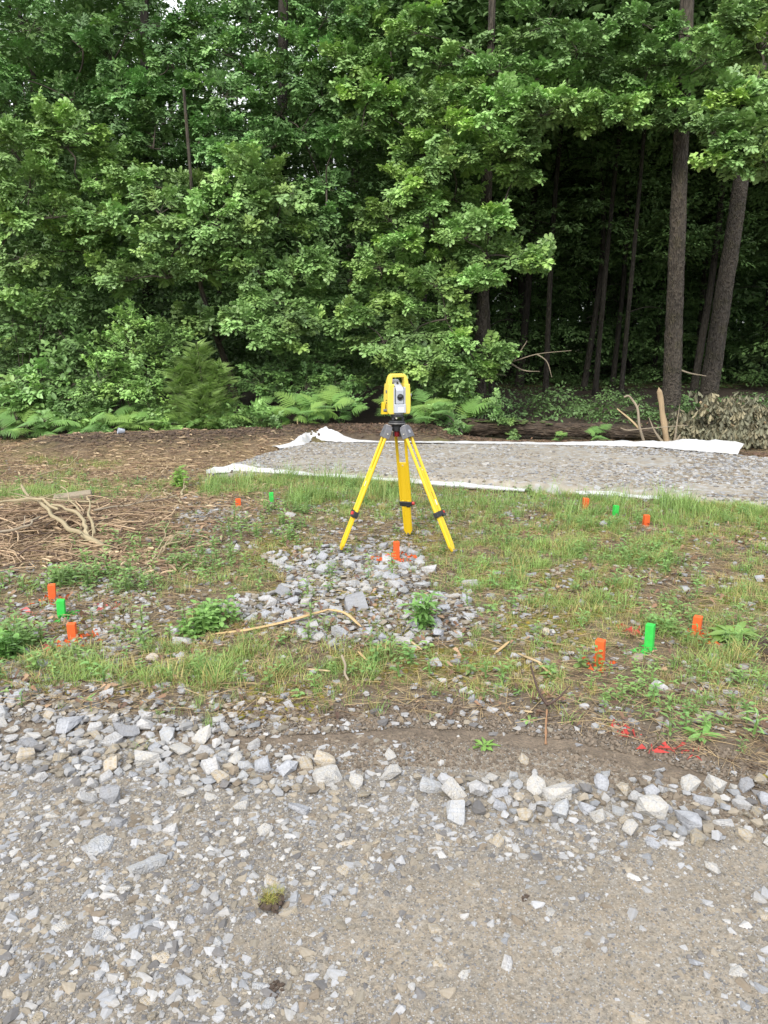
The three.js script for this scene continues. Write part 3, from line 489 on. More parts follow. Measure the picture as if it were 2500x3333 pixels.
splash(...[1.36, -3.93], 0.05, redPaint, 'curved red paint trace left of the tall green stake', 523, 40, 2.2, 0.9);
splash(...[-1.65, -4.3], 0.07, pinkPaint, 'faded red paint on litter right of the left stakes', 524, 34, 1.4);
splash(...[-2.05, -4.18], 0.06, pinkPaint, 'pink paint on stones left of the left green stake', 525, 30, 1.8);
splash(...[-1.7, -3.7], 0.03, pinkPaint, 'pink paint on a boulder in front of the left stakes', 526, 24);
splash(...[-2.18, -5], 0.05, pinkPaint, 'faint pink paint among stalks behind the left stakes', 527, 20, 1.6);

// ---------------------------------------------------------------- white fabric at the edges of the pad
const clothTex = texture(256, 256, (i, j) => { const v = 0.52 + 0.06 * (fbm(i / 20, j / 20, 241, 3) - 0.5) + 0.03 * (hash(i, j, 7) - 0.5), d = sstep(0.6, 0.75, fbm(i / 34, j / 34, 245, 4)) * 0.25; return [v - d * 0.3, v - d * 0.36, v - d * 0.5]; });
const clothMat = new THREE.MeshStandardMaterial({ map: clothTex, roughness: 0.9, side: THREE.DoubleSide });
function cloth(name, label, path, prof, n, seed) {                 // prof(s) gives {in, out, lo, hi}: reach in and out of the path, heights of both edges
  const c = new THREE.CatmullRomCurve3(path.map(([x, z]) => V(x, 0, z))), m = 12, b = new MB();
  for (const under of [0, 1]) for (let k = 0; k <= n; k++) {
    const s = k / n, p = c.getPointAt(s), d = c.getTangentAt(s), q = prof(s, p.x), nx = d.z, nz = -d.x;   // nx, nz: to the left of the path
    for (let j = 0; j <= m; j++) {
      const a = j / m, o = lerp(-q.in, q.out, a) + 0.03 * (fbm(s * n * 0.18, 3 + a * 1.5, seed, 3) - 0.5), arch = Math.sin(a * Math.PI);
      let y = lerp(q.lo, q.hi, Math.pow(a, 0.8)) + q.puff * arch + (0.05 * (fbm(s * n * 0.22, a * 2, seed + 4, 3) - 0.5) + 0.02 * (noise2(s * n * 0.7 + a * 2, a * 3, seed + 8) - 0.5)) * (q.hi + q.puff) * 13 * (0.3 + 0.7 * arch);
      const x = p.x + nx * o, z = p.z + nz * o;
      b.v(x, Math.max(y, 0.006) + q.base - under * 0.006, z, s * n * 0.05, a * 0.4);
    }
  }
  const w = m + 1, half = (n + 1) * w;
  for (let k = 0; k < n; k++) for (let j = 0; j < m; j++) { const o = k * w + j; b.quad(o, o + w, o + w + 1, o + 1); b.quad(half + o, half + o + 1, half + o + w + 1, half + o + w); }
  for (let k = 0; k < n; k++) for (const j of [0, m]) { const o = k * w + j; b.quad(o, o + w, half + o + w, half + o); }
  for (let j = 0; j < m; j++) for (const k of [0, n]) { const o = k * w + j; b.quad(o, o + 1, half + o + 1, half + o); }
  return tag(obj(name, b.geo, clothMat), label, 'fabric');
}
cloth('white_fabric', 'long white fabric strip along the far edge of the pad', [...[[-1.47, -10.41], [-1.18, -10.76], [-1.09, -11.22], [-0.47, -11.07], [0.47, -11.03], [1.13, -10.94], [1.78, -10.89], [2.67, -10.76], [3.35, -10.63], [3.77, -10.54], [4.17, -10.25], [4.61, -9.9]]],
  (s, x) => ({ in: 0.07, out: 0.08 + 0.12 * sstep(2.6, 4.4, x), lo: 0.012, hi: 0.012 + 0.03 * sstep(2.4, 3.4, x) + 0.035 * noise2(x * 6, 9, 254) * sstep(2, 4, x) + 0.045 * sstep(3.4, 4.5, x) + 0.15 * gauss(x + 0.88, 0.2) + 0.04 * noise2(x * 2.3, 1, 250) * noise2(x * 5.3, 4, 250), puff: 0.006 + 0.05 * gauss(x + 0.85, 0.25) + 0.012 * sstep(2.5, 4, x), base: 0.043 }), 240, 251);
cloth('white_fabric', 'white fabric edge emerging left of the tripod at the near side of the pad', [...[[-2.02, -8.62], [-1.86, -8.73], [-1.7, -8.79], [-1.39, -8.73], [-0.87, -8.56], [-0.36, -8.39], [0.1, -8.21], [0.64, -7.98], [1.06, -7.83], [1.44, -7.69]]],
  (s, x) => ({ in: 0.05 * sstep(0, 0.06, s) + 0.004, out: 0.055 * sstep(0, 0.08, s) + 0.004, lo: 0.01, hi: 0.008 + 0.03 * noise2(x * 4, 2, 252), puff: 0.006 + 0.055 * gauss(x + 1.72, 0.2), base: 0.02 }), 160, 261);
cloth('white_fabric', 'short white fabric edge right of the tripod behind long grass', [...[[1.9, -7.46], [2.11, -7.46], [2.27, -7.38], [2.54, -7.25], [2.8, -7.13]]],
  (s, x) => ({ in: 0.05, out: 0.06, lo: 0.012, hi: 0.012 + 0.03 * noise2(x * 5, 2, 253), puff: 0.008, base: 0.03 }), 60, 271);

// ---------------------------------------------------------------- wood lying about
const woodTex = (seed, dark = 0.5) => texture(128, 512, (i, j) => { const g = fbm(i / 5, j / 90, seed, 3), v = lerp(dark, 1, g) * (0.9 + 0.2 * noise2(i / 1.5, j / 12, seed + 3)); return [v, v, v]; }, true, 6, 1);
const barkTex = texture(512, 512, (i, j) => {
  const ridge = 1 - Math.abs(2 * fbm(i / 11 + 2 * noise2(i / 30, j / 40, 3), j / 46, 281, 3) - 1) * 1.9, l = sstep(0.56, 0.7, fbm(i / 26, j / 26, 285, 4)), m = sstep(0.58, 0.7, fbm(i / 60 + 9, j / 80, 289, 3));
  let k = 0.45 + 0.75 * clamp(ridge) * (0.7 + 0.5 * noise2(i / 3, j / 9, 293)); let c = [k, k * 0.93, k * 0.84];
  c = c.map((v, n) => lerp(v, [1.0, 1.0, 0.94][n] * (0.7 + 0.5 * noise2(i / 3, j / 3, 297)), l * 0.55)); return c.map((v, n) => clamp(lerp(v, [0.62, 0.66, 0.36][n] * k * 1.3, m * 0.4)));
}, true, 0.9, 0.55);
const barkBump = texture(512, 512, (i, j) => { const v = 1 - Math.abs(2 * fbm(i / 11 + 2 * noise2(i / 30, j / 40, 3), j / 46, 281, 3) - 1) * 1.9; return [v, v, v]; }, false, 0.9, 0.55);
const barkMat = (c) => new THREE.MeshStandardMaterial({ color: lin(...c), map: barkTex, bumpMap: barkBump, bumpScale: 0.03, roughness: 0.95 });
const oakBark = barkMat([0.075, 0.064, 0.052]), darkBark = barkMat([0.05, 0.044, 0.037]), twigBark = stdMat([0.065, 0.053, 0.04], 0.9), logBark = new THREE.MeshStandardMaterial({ color: lin(0.085, 0.064, 0.047), map: barkTex, bumpMap: barkBump, bumpScale: 0.04, roughness: 1 });
const paleWood = new THREE.MeshStandardMaterial({ color: lin(0.5, 0.375, 0.21), map: woodTex(301), roughness: 0.8 }), freshWood = new THREE.MeshStandardMaterial({ color: lin(0.52, 0.36, 0.17), map: woodTex(305, 0.6), roughness: 0.75 }), greyWood = new THREE.MeshStandardMaterial({ color: lin(0.33, 0.27, 0.19), map: woodTex(309), roughness: 0.9 });
const gpath = (l, ys) => l.map(([x, z], k) => V(x, surf(x, z) + (Array.isArray(ys) ? ys[k] : ys), z));
{
  const t = thing('fallen_log', 'dark rotting log lying along the edge of the wood behind the pad', 'log');
  obj('trunk', tube(P3([[1.04, 0.16, -11.9], [1.78, 0.17, -11.8], [2.59, 0.16, -11.6], [3.31, 0.15, -11.45], [4.01, 0.1, -11.3]]), (s) => 0.115 * (1 - 0.12 * s), 70, 18, 0.28, 3), logBark, t);
  const b = new MB(), r = rng(77); for (let k = 0; k < 70; k++) { const s = Math.pow(r(), 1.4) * 0.5, x = lerp(1.04, 3.98, s), q = r.r(-0.09, 0.09), z = lerp(-11.9, -11.3, s) + q; b.add(chipGeos[0], place(x, lerp(0.135, 0.13, s) + Math.sqrt(0.0225 - q * q) - 0.015, z, r.r(0.05, 0.13), r.r(0, 6), 0, 0, 1.3, 0.35)); }
  obj('moss', b.geo, stdMat([0.07, 0.10, 0.025], 1), t);
}
function flatStick(pts, w, th, n = 14, seed = 1) {                 // a split slat: a tube squeezed flat
  const g = tube(pts, (s) => w * 0.5 * (0.75 + 0.25 * Math.sin(s * Math.PI) - 0.5 * Math.pow(Math.abs(2 * s - 1), 8)), n, 8, 0.3, seed), p = g.attributes.position, c = new THREE.CatmullRomCurve3(pts);
  for (let k = 0; k < p.count; k++) { const s = Math.floor(k / 9) / n, y = c.getPoint(clamp(s)).y; p.setY(k, y + (p.getY(k) - y) * th / w); } g.computeVertexNormals(); return g;
}
tag(obj('split_slat', flatStick(gpath([[-0.92, -3.85], [-0.77, -3.88], [-0.61, -3.92], [-0.48, -3.97], [-0.3, -4.06]], [0.015, 0.018, 0.02, 0.03, 0.045]), 0.028, 0.011, 26, 5), freshWood), 'long pale split slat lying from the bushy plant to the stone heap', 'wood slat');
tag(obj('split_slat', flatStick(gpath([[-0.32, -4.06], [-0.22, -3.99], [-0.12, -3.83]], [0.045, 0.045, 0.025]), 0.02, 0.012, 16, 6), freshWood), 'short curved pale slat across the stones at the end of the long one', 'wood slat');
[[[[0.04, -3.64], [0.18, -3.59]], 'pale splinter at the front right of the stone heap'], [[[0.12, -3.72], [0.19, -3.59]], 'pale splinter leaning across another at the stone heap front'], [[[-0.13, -3.57], [-0.07, -3.42]], 'pale splinter left in the moss before the stone heap'], [[[-0.37, -3.39], [-0.25, -3.33]], 'pale chip in the grass left of the curved twig'], [[[0.55, -3.59], [0.65, -3.73]], 'pale splinter in the grass right of the stone heap'], [[[0.67, -3.61], [0.77, -3.47]], 'pale splinter lying in the grass left of the tall orange stake'], [[[0.75, -3.52], [0.79, -3.34]], 'short thick pale splinter below left of the tall orange stake'], [[[0.59, -2.97], [0.62, -2.94]], 'small pale chip beside the broken twig at the track edge']].forEach(([l, label], k) =>
  tag(obj('wood_splinter', flatStick(gpath(l, [0.015, 0.025]), 0.015, 0.008, 8, 20 + k), k % 2 ? paleWood : freshWood), label, 'wood splinter', 'pale wood splinters in the grass'));
tag(obj('twig', tube(gpath([[-0.2, -3.42], [-0.18, -3.35], [-0.18, -3.28], [-0.16, -3.22]], [0.06, 0.04, 0.03, 0.02]), [0.007, 0.005], 12, 6, 0.2, 9), greyWood), 'curved grey twig standing in the grass before the stone heap', 'twig');
{ const t = thing('broken_twig', 'dark broken twig with bare orange wood at the edge of the track', 'twig'); obj('stem', [tube(gpath([[0.66, -3.21], [0.66, -3.03], [0.68, -2.94]], [0.12, 0.07, 0.05]), [0.004, 0.007], 10, 6, 0.2), tube(gpath([[0.79, -3.03], [0.73, -2.97], [0.68, -2.94]], [0.09, 0.06, 0.05]), [0.003, 0.006], 8, 6, 0.2)], stdMat([0.06, 0.035, 0.025], 0.8), t); obj('bare_wood', tube(gpath([[0.68, -2.94], [0.66, -2.86], [0.64, -2.76]], [0.03, 0.016, 0.006]), (s) => 0.0042 + 0.0015 * Math.sin(s * 20), 14, 6, 0.35, 12), stdMat([0.24, 0.13, 0.065], 0.8), t); }

// the heap of branches at the left
const barkless = new THREE.MeshStandardMaterial({ color: lin(0.38, 0.31, 0.185), map: woodTex(313, 0.6), roughness: 0.8 });
function crook(pts, amp, seed) { const r = rng(seed), c = new THREE.CatmullRomCurve3(pts), n = pts.length * 3; return Array.from({ length: n + 1 }, (_, k) => c.getPoint(k / n).add(V(r.g() * amp, Math.abs(r.g()) * amp * 0.5, r.g() * amp))); }
const branchThings = [
  [[[-3.4, -7.09], [-3.07, -6.57], [-2.78, -6.17], [-2.44, -5.7], [-2.19, -5.51], [-1.88, -5.22]], [0.16, 0.13, 0.12, 0.08, 0.06, 0.02], [0.022, 0.036], 'thick pale barkless branch slanting across the brushwood', [[3, [[-2.73, -6.2], [-2.5, -6.03], [-2.28, -5.7], [-2.2, -5.52]], [0.13, 0.12, 0.1, 0.06], [0.016, 0.024]], [4, [[-2.48, -6.31], [-2.2, -5.64]], [0.2, 0.05], [0.008, 0.02]], [0, [[-2.91, -6.84], [-2.46, -6.09]], [0.2, 0.08], [0.006, 0.012]]]],
  [[[-3.28, -6.15], [-3.11, -6.28], [-2.86, -6.29], [-2.65, -6.09]], [0.14, 0.15, 0.15, 0.11], [0.018, 0.02], 'pale branch lying level from the left edge to the thick branch', []],
  [[[-3.11, -6.69], [-2.86, -6.62], [-2.56, -6.62]], [0.1, 0.1, 0.08], [0.012, 0.016], 'thin straight stick lying level behind the thick branch', []],
  [[[-2.48, -6.4], [-2.22, -6.78], [-2.02, -7.27]], [0.06, 0.05, 0.05], [0.017, 0.011], 'long grey stick pointing to the stony patch left of the tripod', []],
  [[[-1.64, -4.88], [-1.59, -5.13], [-1.55, -5.43], [-1.5, -5.78]], [0.02, 0.05, 0.09, 0.12], [0.009, 0.005], 'slender pale forked twig in the weeds right of the brushwood', [[0, [[-1.6, -5.09], [-1.61, -5.37], [-1.65, -5.71]], [0.05, 0.1, 0.16], [0.007, 0.004]]]],
  [[[-2.8, -5.4], [-2.64, -5.5], [-2.67, -5.81]], [0.12, 0.14, 0.12], [0.018, 0.014], 'dark stick at the left edge in the brushwood', []],
  [[[-3.82, -8.29], [-3.67, -8.85], [-3.83, -9.68]], [0.06, 0.08, 0.12], [0.012, 0.008], 'bleached stick far back left near the soil bank', []],
  [[[-2.3, -7.83], [-2.06, -7.34], [-1.86, -6.93]], [0.03, 0.04, 0.04], [0.014, 0.02], 'short stick beside the stony patch at the near end of the pad', []],
  [[[-2, -7.38], [-2.03, -7.74]], [0.03, 0.08], [0.02, 0.018], 'stubby pale stick upright in the chippings near the stony patch', []],
  [[[-3.14, -10.58], [-2.82, -11.12]], [0.02, 0.02], [0.02, 0.016], 'bleached stick lying on the far soil bank', []],
];
branchThings.forEach(([l, y, rad, label, forks], k) => { const t = thing('dead_branch', label, 'branch'); const m = k === 5 || k === 3 ? greyWood : barkless; const S = crook(gpath(l, y), 0.022, 980 + k); obj('stem', tube(S, rad.map((q) => q * 0.55), 40, 7, 0.3, k + 40), m, t); for (const [, fl, fy, fr] of forks) obj('fork', tube(crook(gpath(fl, fy), 0.02, 990 + k), fr.map((q) => q * 0.7), 22, 6, 0.28, k + 60), m, t);
  const r = rng(1000 + k); for (let j = 0; j < (k === 0 ? 9 : k < 5 ? 4 : 1); j++) { const p = S[1 + Math.floor(r() * (S.length - 2))], a = r.r(0, 6.28), q = r.r(0.08, 0.24); obj('twig', tube(crook([p, p.clone().add(V(Math.cos(a) * q, r.r(-0.02, 0.1), Math.sin(a) * q))], 0.008, 1010 + j), [0.005, 0.002], 8, 5, 0.2, j), m, t); } });
{ const t = obj('wood_block', moved(new RoundedBoxGeometry(0.34, 0.09, 0.14, 2, 0.015), -2.95, surf(-2.95, -7.15) + 0.05, -7.15, 0.06, 0.35, 0.08), greyWood); tag(t, 'rough grey wood block at the far end of the thick branch', 'wood block'); }

// the snapped stump and bent stems right of the log
{
  const t = thing('broken_stump', 'tall splintered pale stump snapped off in front of the two trunks', 'stump');
  obj('splinter', tube(P3([[4.06, -0.02, -10.95], [4.01, 0.22, -10.97], [3.96, 0.45, -11], [3.92, 0.69, -11], [3.88, 0.83, -11]]), (s) => 0.05 * (1 - 0.42 * s) * (s > 0.9 ? (1 - s) * 9 + 0.05 : 1), 40, 10, 0.36, 71), new THREE.MeshStandardMaterial({ color: lin(0.40, 0.29, 0.17), map: woodTex(321, 0.55), roughness: 0.85 }), t);
  obj('splinter', tube(P3([[4.13, 0.02, -10.9], [4.15, 0.29, -10.92], [4.18, 0.6, -10.95]]), [0.018, 0.002], 18, 7, 0.3, 73), greyWood, t);
  obj('splinter', tube(P3([[4, 0.02, -10.9], [3.87, 0.19, -10.95], [3.77, 0.41, -11]]), [0.024, 0.003], 18, 7, 0.35, 75), greyWood, t);
  obj('splinter', tube(P3([[3.99, 0.01, -10.8], [4.11, 0.12, -10.75], [4.15, 0.2, -10.75]]), [0.025, 0.005], 12, 7, 0.3, 76), greyWood, t);
  const s1 = thing('bent_stem', 'bent bare stem with a hooked top left of the broken stump', 'stem');
  obj('stem', tube(P3([[3.7, 0.06, -10.9], [3.62, 0.28, -10.9], [3.58, 0.55, -10.95], [3.52, 0.65, -11], [3.46, 0.71, -11], [3.4, 0.69, -11]]), [0.02, 0.012], 26, 7, 0.2, 81), greyWood, s1);
  obj('twig', tube(P3([[3.58, 0.53, -10.95], [3.61, 0.6, -10.95]]), [0.01, 0.005], 4, 5), greyWood, s1);
  const s2 = thing('bent_stem', 'straight pale stem leaning left of the hooked stem', 'stem');
  obj('stem', tube(P3([[3.65, 0.23, -10.92], [3.47, 0.4, -10.95], [3.31, 0.53, -11]]), [0.02, 0.008], 18, 7, 0.25, 82), paleWood, s2);
  const s3 = thing('bent_stem', 'thin bare stem lying level across the broken stump', 'stem');
  obj('stem', tube(P3([[3.32, 0.28, -10.8], [3.4, 0.25, -10.8], [3.69, 0.28, -10.75], [4.22, 0.33, -10.7]]), [0.008, 0.006], 20, 6, 0.2, 83), greyWood, s3);
}

// ---------------------------------------------------------------- leaves, sprigs, fronds
function leaf(b, p, fwd, up, len, prof, wid, droop = 0.25, fold = 0.18) {   // prof: [t, half width] pairs
  const f = fwd.clone().normalize(), x = new THREE.Vector3().crossVectors(up, f).normalize(), y = new THREE.Vector3().crossVectors(f, x), rows = [];
  for (const [t, w] of prof) {
    const c = p.clone().addScaledVector(f, t * len).addScaledVector(y, -droop * t * t * len), h = w * wid, l = c.clone().addScaledVector(x, -h).addScaledVector(y, h * fold), r = c.clone().addScaledVector(x, h).addScaledVector(y, h * fold);
    rows.push([b.v(l.x, l.y, l.z, 0, t), b.v(c.x, c.y, c.z, 0.5, t), b.v(r.x, r.y, r.z, 1, t)]);
  }
  for (let k = 1; k < rows.length; k++) { const [a, c, d] = rows[k - 1], [e, f2, g] = rows[k]; b.quad(a, e, f2, c); b.quad(c, f2, g, d); }
}
const OAK = [[0, 0.015], [0.16, 0.04], [0.27, 0.14], [0.34, 0.075], [0.46, 0.22], [0.54, 0.12], [0.68, 0.29], [0.77, 0.17], [0.89, 0.24], [1, 0.04]];
const OVAL = [[0, 0.02], [0.2, 0.24], [0.5, 0.34], [0.8, 0.2], [1, 0.02]], PLAIN = [[0, 0.02], [0.35, 0.24], [0.72, 0.34], [1, 0.06]];
function sprig(seed, n, len, prof, spread = 2.4, axis = 0.12) {
  const r = rng(seed), b = new MB(), share = r.r(0.35, 0.62); spread *= r.r(0.6, 1.05); n += Math.floor(r.r(-4, 3)); len *= r.r(0.82, 1.12);
  b.add(tube([V(0, 0, -0.1), V(0.004, 0.004, axis * 0.5), V(0, 0, axis)], [0.0035, 0.002], 2, 4));
  for (let k = 0; k < n; k++) {
    const tip = k < n * share, z = tip ? axis * r.r(0.75, 1) : axis * r.r(-0.4, 0.7), a = (tip ? (k / (n * share) - 0.5) * 2 * spread : (k % 2 ? 1 : -1) * r.r(0.8, 1.5)) + r.r(-0.25, 0.25), e = r.r(-0.35, 0.45);
    const f = V(Math.sin(a), e, Math.cos(a)); leaf(b, V(r.r(-0.01, 0.01), r.r(-0.015, 0.02), z), f, V(r.r(-0.5, 0.5), 1, r.r(-0.4, 0.6)), len * r.r(0.7, 1.2), prof, len * r.r(0.85, 1.1), r.r(0.05, 0.4), r.r(0.05, 0.35));
  }
  return b.geo;
}
function spray(seed) {                                              // a flat spray of many leaves, about 0.6 m across, for what stands farther back
  const r = rng(seed), b = new MB(); for (let k = 0; k < 44; k++) { const a = r.r(0, 6.28), q = 0.3 * Math.sqrt(r()), d = a + r.r(-1, 1); leaf(b, V(Math.sin(a) * q, r.g() * 0.05, Math.cos(a) * q), V(Math.sin(d), r.r(-0.5, 0.4), Math.cos(d)), V(r.g() * 0.5, 1, r.g() * 0.5), r.r(0.075, 0.12), PLAIN, r.r(0.06, 0.09), 0.2, 0.2); }
  return b.geo;
}
const oakSprigs = [1, 2, 3, 4, 5, 6, 7].map((k) => sprig(600 + k, 19, 0.088, OAK)), coarseSprigs = [1, 2, 3].map((k) => spray(620 + k)), smallSprigs = [1, 2, 3].map((k) => sprig(630 + k, 13, 0.05, OVAL, 1.6, 0.17)), hazelSprigs = [1, 2].map((k) => sprig(640 + k, 8, 0.085, OVAL, 1.8, 0.16));
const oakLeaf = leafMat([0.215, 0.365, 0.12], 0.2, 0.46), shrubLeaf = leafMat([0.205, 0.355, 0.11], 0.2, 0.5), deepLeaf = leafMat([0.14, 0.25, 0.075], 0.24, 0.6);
function cloud(clumps, r, { per = 12, twigs = 10, sc = 1, squash = 0.62, branchlets = null, tint = [1, 1, 1], yellow = 0.25, up = 0.8 } = {}) {
  const list = [];
  for (const [cx, cy, cz0, cr] of clumps) {
    const nt = Math.max(3, Math.round(twigs * (0.6 + cr * 0.7))), own = r.r(0.68, 1.28), cz = cz0 - (clumps.length > 12 && clumps.length < 90 ? 0.8 * Math.pow(r(), 2) : 0);
    for (let k = 0; k < nt; k++) {
      const a = r.r(0, 6.283), e = Math.asin(r.r(-0.75, 1)), q = cr * r.r(0.65, 1.15), dir = V(Math.cos(a) * Math.cos(e), Math.sin(e), Math.sin(a) * Math.cos(e));
      const end = V(dir.x * q, dir.y * q * squash, dir.z * q * 0.85), mid = end.clone().multiplyScalar(0.5).add(V(0, 0.06 * q, 0));
      if (branchlets) branchlets.push([V(cx, cy, cz), V(cx + mid.x, cy + mid.y, cz + mid.z), V(cx + end.x, cy + end.y, cz + end.z)]);
      const tone = own * r.r(0.8, 1.2), yel = r() < 0.5 ? yellow * r() : 0;
      for (let j = 0; j < per; j++) {
        const s = 0.3 + 0.7 * Math.sqrt((j + r()) / per), w = 0.11 * sc + 0.08 * q * (1 - s), p = V(cx + end.x * s + r.g() * w, cy + end.y * s + 0.05 * q * Math.sin(s * 3) + r.g() * w * 0.7, cz + end.z * s + r.g() * w);
        const fwd = V(dir.x + r.g() * 0.55, dir.y * 0.5 + r.g() * 0.35 + 0.05, dir.z + r.g() * 0.55), u = V(dir.x * 0.5 + r.g() * 0.35, up, dir.z * 0.6 + 0.1 + r.g() * 0.35);
        const k2 = tone * r.r(0.85, 1.15) * (1 + 0.25 * (s - 0.6)), y2 = yel * s;
        list.push({ m: facing(p, fwd, u, sc * r.r(0.75, 1.15)), c: [tint[0] * k2 * (1 + y2 * 0.9), tint[1] * k2 * (1 + y2 * 0.45), tint[2] * k2 * (1 - y2 * 0.3)] });
      }
    }
  }
  return list;
}
function crown(list, geos, m, parent, name = 'crown') { const n = geos.length; geos.forEach((g, k) => { const l = list.filter((_, i) => i % n === k); if (l.length) tag(copies(name, g, m, l, parent), null, null, null, 'stuff'); }); }
const rad = (r0, r1, flare = 0.5, L = 12) => (s) => lerp(r0, r1, Math.pow(s, 0.8)) * (1 + flare * Math.exp(-s * L / 0.28));
function tree(name, label, category, pts, r0, clumps, o = {}) {
  const r = rng(o.seed ?? 1), base = pts[0], t = thing(name, label, category, [base[0], 0, base[2]], 0, o.group), local = (p) => V(p.x - base[0], p.y, p.z - base[2]);
  const P = P3(pts); P[0].y = H(base[0], base[2]) - 0.05;
  const last = P[P.length - 1], prev = P[P.length - 2], top = o.top ?? 14;
  if (last.y < top) { const d = last.clone().sub(prev); d.y = Math.max(d.y, 0.5); P.push(last.clone().addScaledVector(d, (top - last.y) / d.y)); }
  const curve = new THREE.CatmullRomCurve3(P), L = curve.getLength();
  const tr = obj('trunk', tube(P.map(local), rad(r0, o.r1 ?? r0 * 0.3, o.flare ?? 0.35, L), Math.round(L * 7), 14, 0.07, o.seed ?? 1), o.bark ?? oakBark, t);
  const at = (y) => { for (let s = 0; s <= 1; s += 0.02) { const p = curve.getPoint(s); if (p.y >= y) return p; } return curve.getPoint(1); };
  const bl = []; let list = cloud(clumps, r, { ...o.leaf, branchlets: bl });
  if (o.canopy !== 0) {                                            // the crown goes on above the frame
    const hi = [], n = o.canopy ?? 14; for (let k = 0; k < n; k++) { const y = r.r(8, top + 1), q = r.r(0.4, 3.0), a = r.r(0, 6.28), p = at(y); hi.push([p.x + Math.cos(a) * q, y, p.z + Math.sin(a) * q - 0.4, r.r(0.8, 1.3)]); }
    list = list.concat(cloud(hi, r, { per: 7, twigs: 9, sc: 1.7, tint: o.leaf?.tint ?? [1, 1, 1] }));
  }
  for (const e of list) e.m.premultiply(new THREE.Matrix4().makeTranslation(-base[0], 0, -base[2]));
  crown(list, o.sprigs ?? oakSprigs, o.mat ?? oakLeaf, t);
  const limbs = new Map();
  for (const [a, m, e] of bl) { const key = a.x + ',' + a.y; if (!limbs.has(key)) limbs.set(key, [a, []]); limbs.get(key)[1].push(tube([local(a), local(m), local(e)], [0.006, 0.002], 3, 4)); }
  const off = (q) => { const c = at(q.y); return Math.hypot(q.x - c.x, q.z - c.z); }, joined = [];
  for (const [a, twigs] of [...limbs.values()].sort((p, q) => off(p[0]) - off(q[0]))) {     // boughs nearest the trunk first; the others branch off them
    const d = off(a); let p = at(Math.max(0.3, a.y - (o.rise ?? 0.35) * d * r.r(0.5, 1.5) - 0.2)), best = p.distanceTo(a) * 1.0;
    for (const q of joined) { const e = q.distanceTo(a) * (q.y > a.y ? 1.3 : 1); if (e < best) { best = e; p = q; } }
    joined.push(a); const w = 0.12 * best, mid = p.clone().lerp(a, 0.35).add(V(r.g() * w, 0.5 * w, r.g() * w)), mid2 = p.clone().lerp(a, 0.7).add(V(r.g() * w, 0.4 * w, r.g() * w));
    obj('limb', [tube([local(p), local(mid), local(mid2), local(a)], [Math.min(0.03, 0.011 + best * 0.007), 0.006], 10, 6, 0.2, 5), ...twigs], twigBark, t);
  }
  if (o.after) o.after(t, local, at);
  return t;
}
const ext = (l) => l;
tree('oak_tree', 'oak at the far left whose leafy boughs hang over the left edge', 'tree', ext([[-7.26, 0.09, -13.6], [-6.85, 1.72, -13.5], [-6.46, 3.91, -13.4], [-6.31, 5.97, -13.5]]), 0.09, [[-5.35, 4.62, -12.6, 0.6], [-5.51, 4.19, -12.4, 0.6], [-4.98, 4.4, -12.5, 0.55], [-4.67, 4.53, -12.8, 0.55], [-5.28, 3.64, -12.2, 0.65], [-4.79, 3.8, -12.4, 0.6], [-5.55, 3.17, -12.1, 0.6], [-4.97, 3.25, -12.2, 0.6], [-4.45, 4.17, -12.8, 0.5], [-4.49, 3.28, -12.4, 0.5], [-5.45, 2.66, -12.2, 0.55], [-4.77, 2.83, -12.3, 0.45], [-4.2, 3.79, -12.7, 0.4], [-5.71, 2.19, -12.2, 0.4]], { seed: 701, leaf: { tint: [1.02, 1, 0.88] }, canopy: 7, bark: darkBark, r1: 0.05 });
tree('oak_tree', 'oak with a thin upright trunk whose boughs fill the upper left', 'tree', ext([[-4.79, -0.13, -15.6], [-4.58, 2.61, -15.6], [-4.46, 5.1, -15.6], [-4.34, 6.95, -15.6]]), 0.12, [[-6.07, 6.65, -14.5, 0.75], [-5.2, 6.34, -14.2, 0.75], [-6.11, 5.75, -14.2, 0.7], [-5.43, 5.51, -14, 0.65], [-4.48, 5.54, -13.6, 0.65], [-4.65, 6.13, -14, 0.7], [-4.04, 6.54, -14.2, 0.75], [-4.07, 5.46, -13.8, 0.55], [-3.53, 5.93, -14, 0.65], [-4.34, 4.99, -13.6, 0.55], [-3.67, 4.96, -13.6, 0.5], [-3.27, 5.4, -13.6, 0.5], [-3.15, 6.58, -14.3, 0.65], [-5.97, 5.13, -13.6, 0.5], [-3.8, 4.53, -13.7, 0.4]], { seed: 702, leaf: { tint: [0.86, 0.95, 0.95] }, canopy: 6, bark: darkBark, r1: 0.06 });
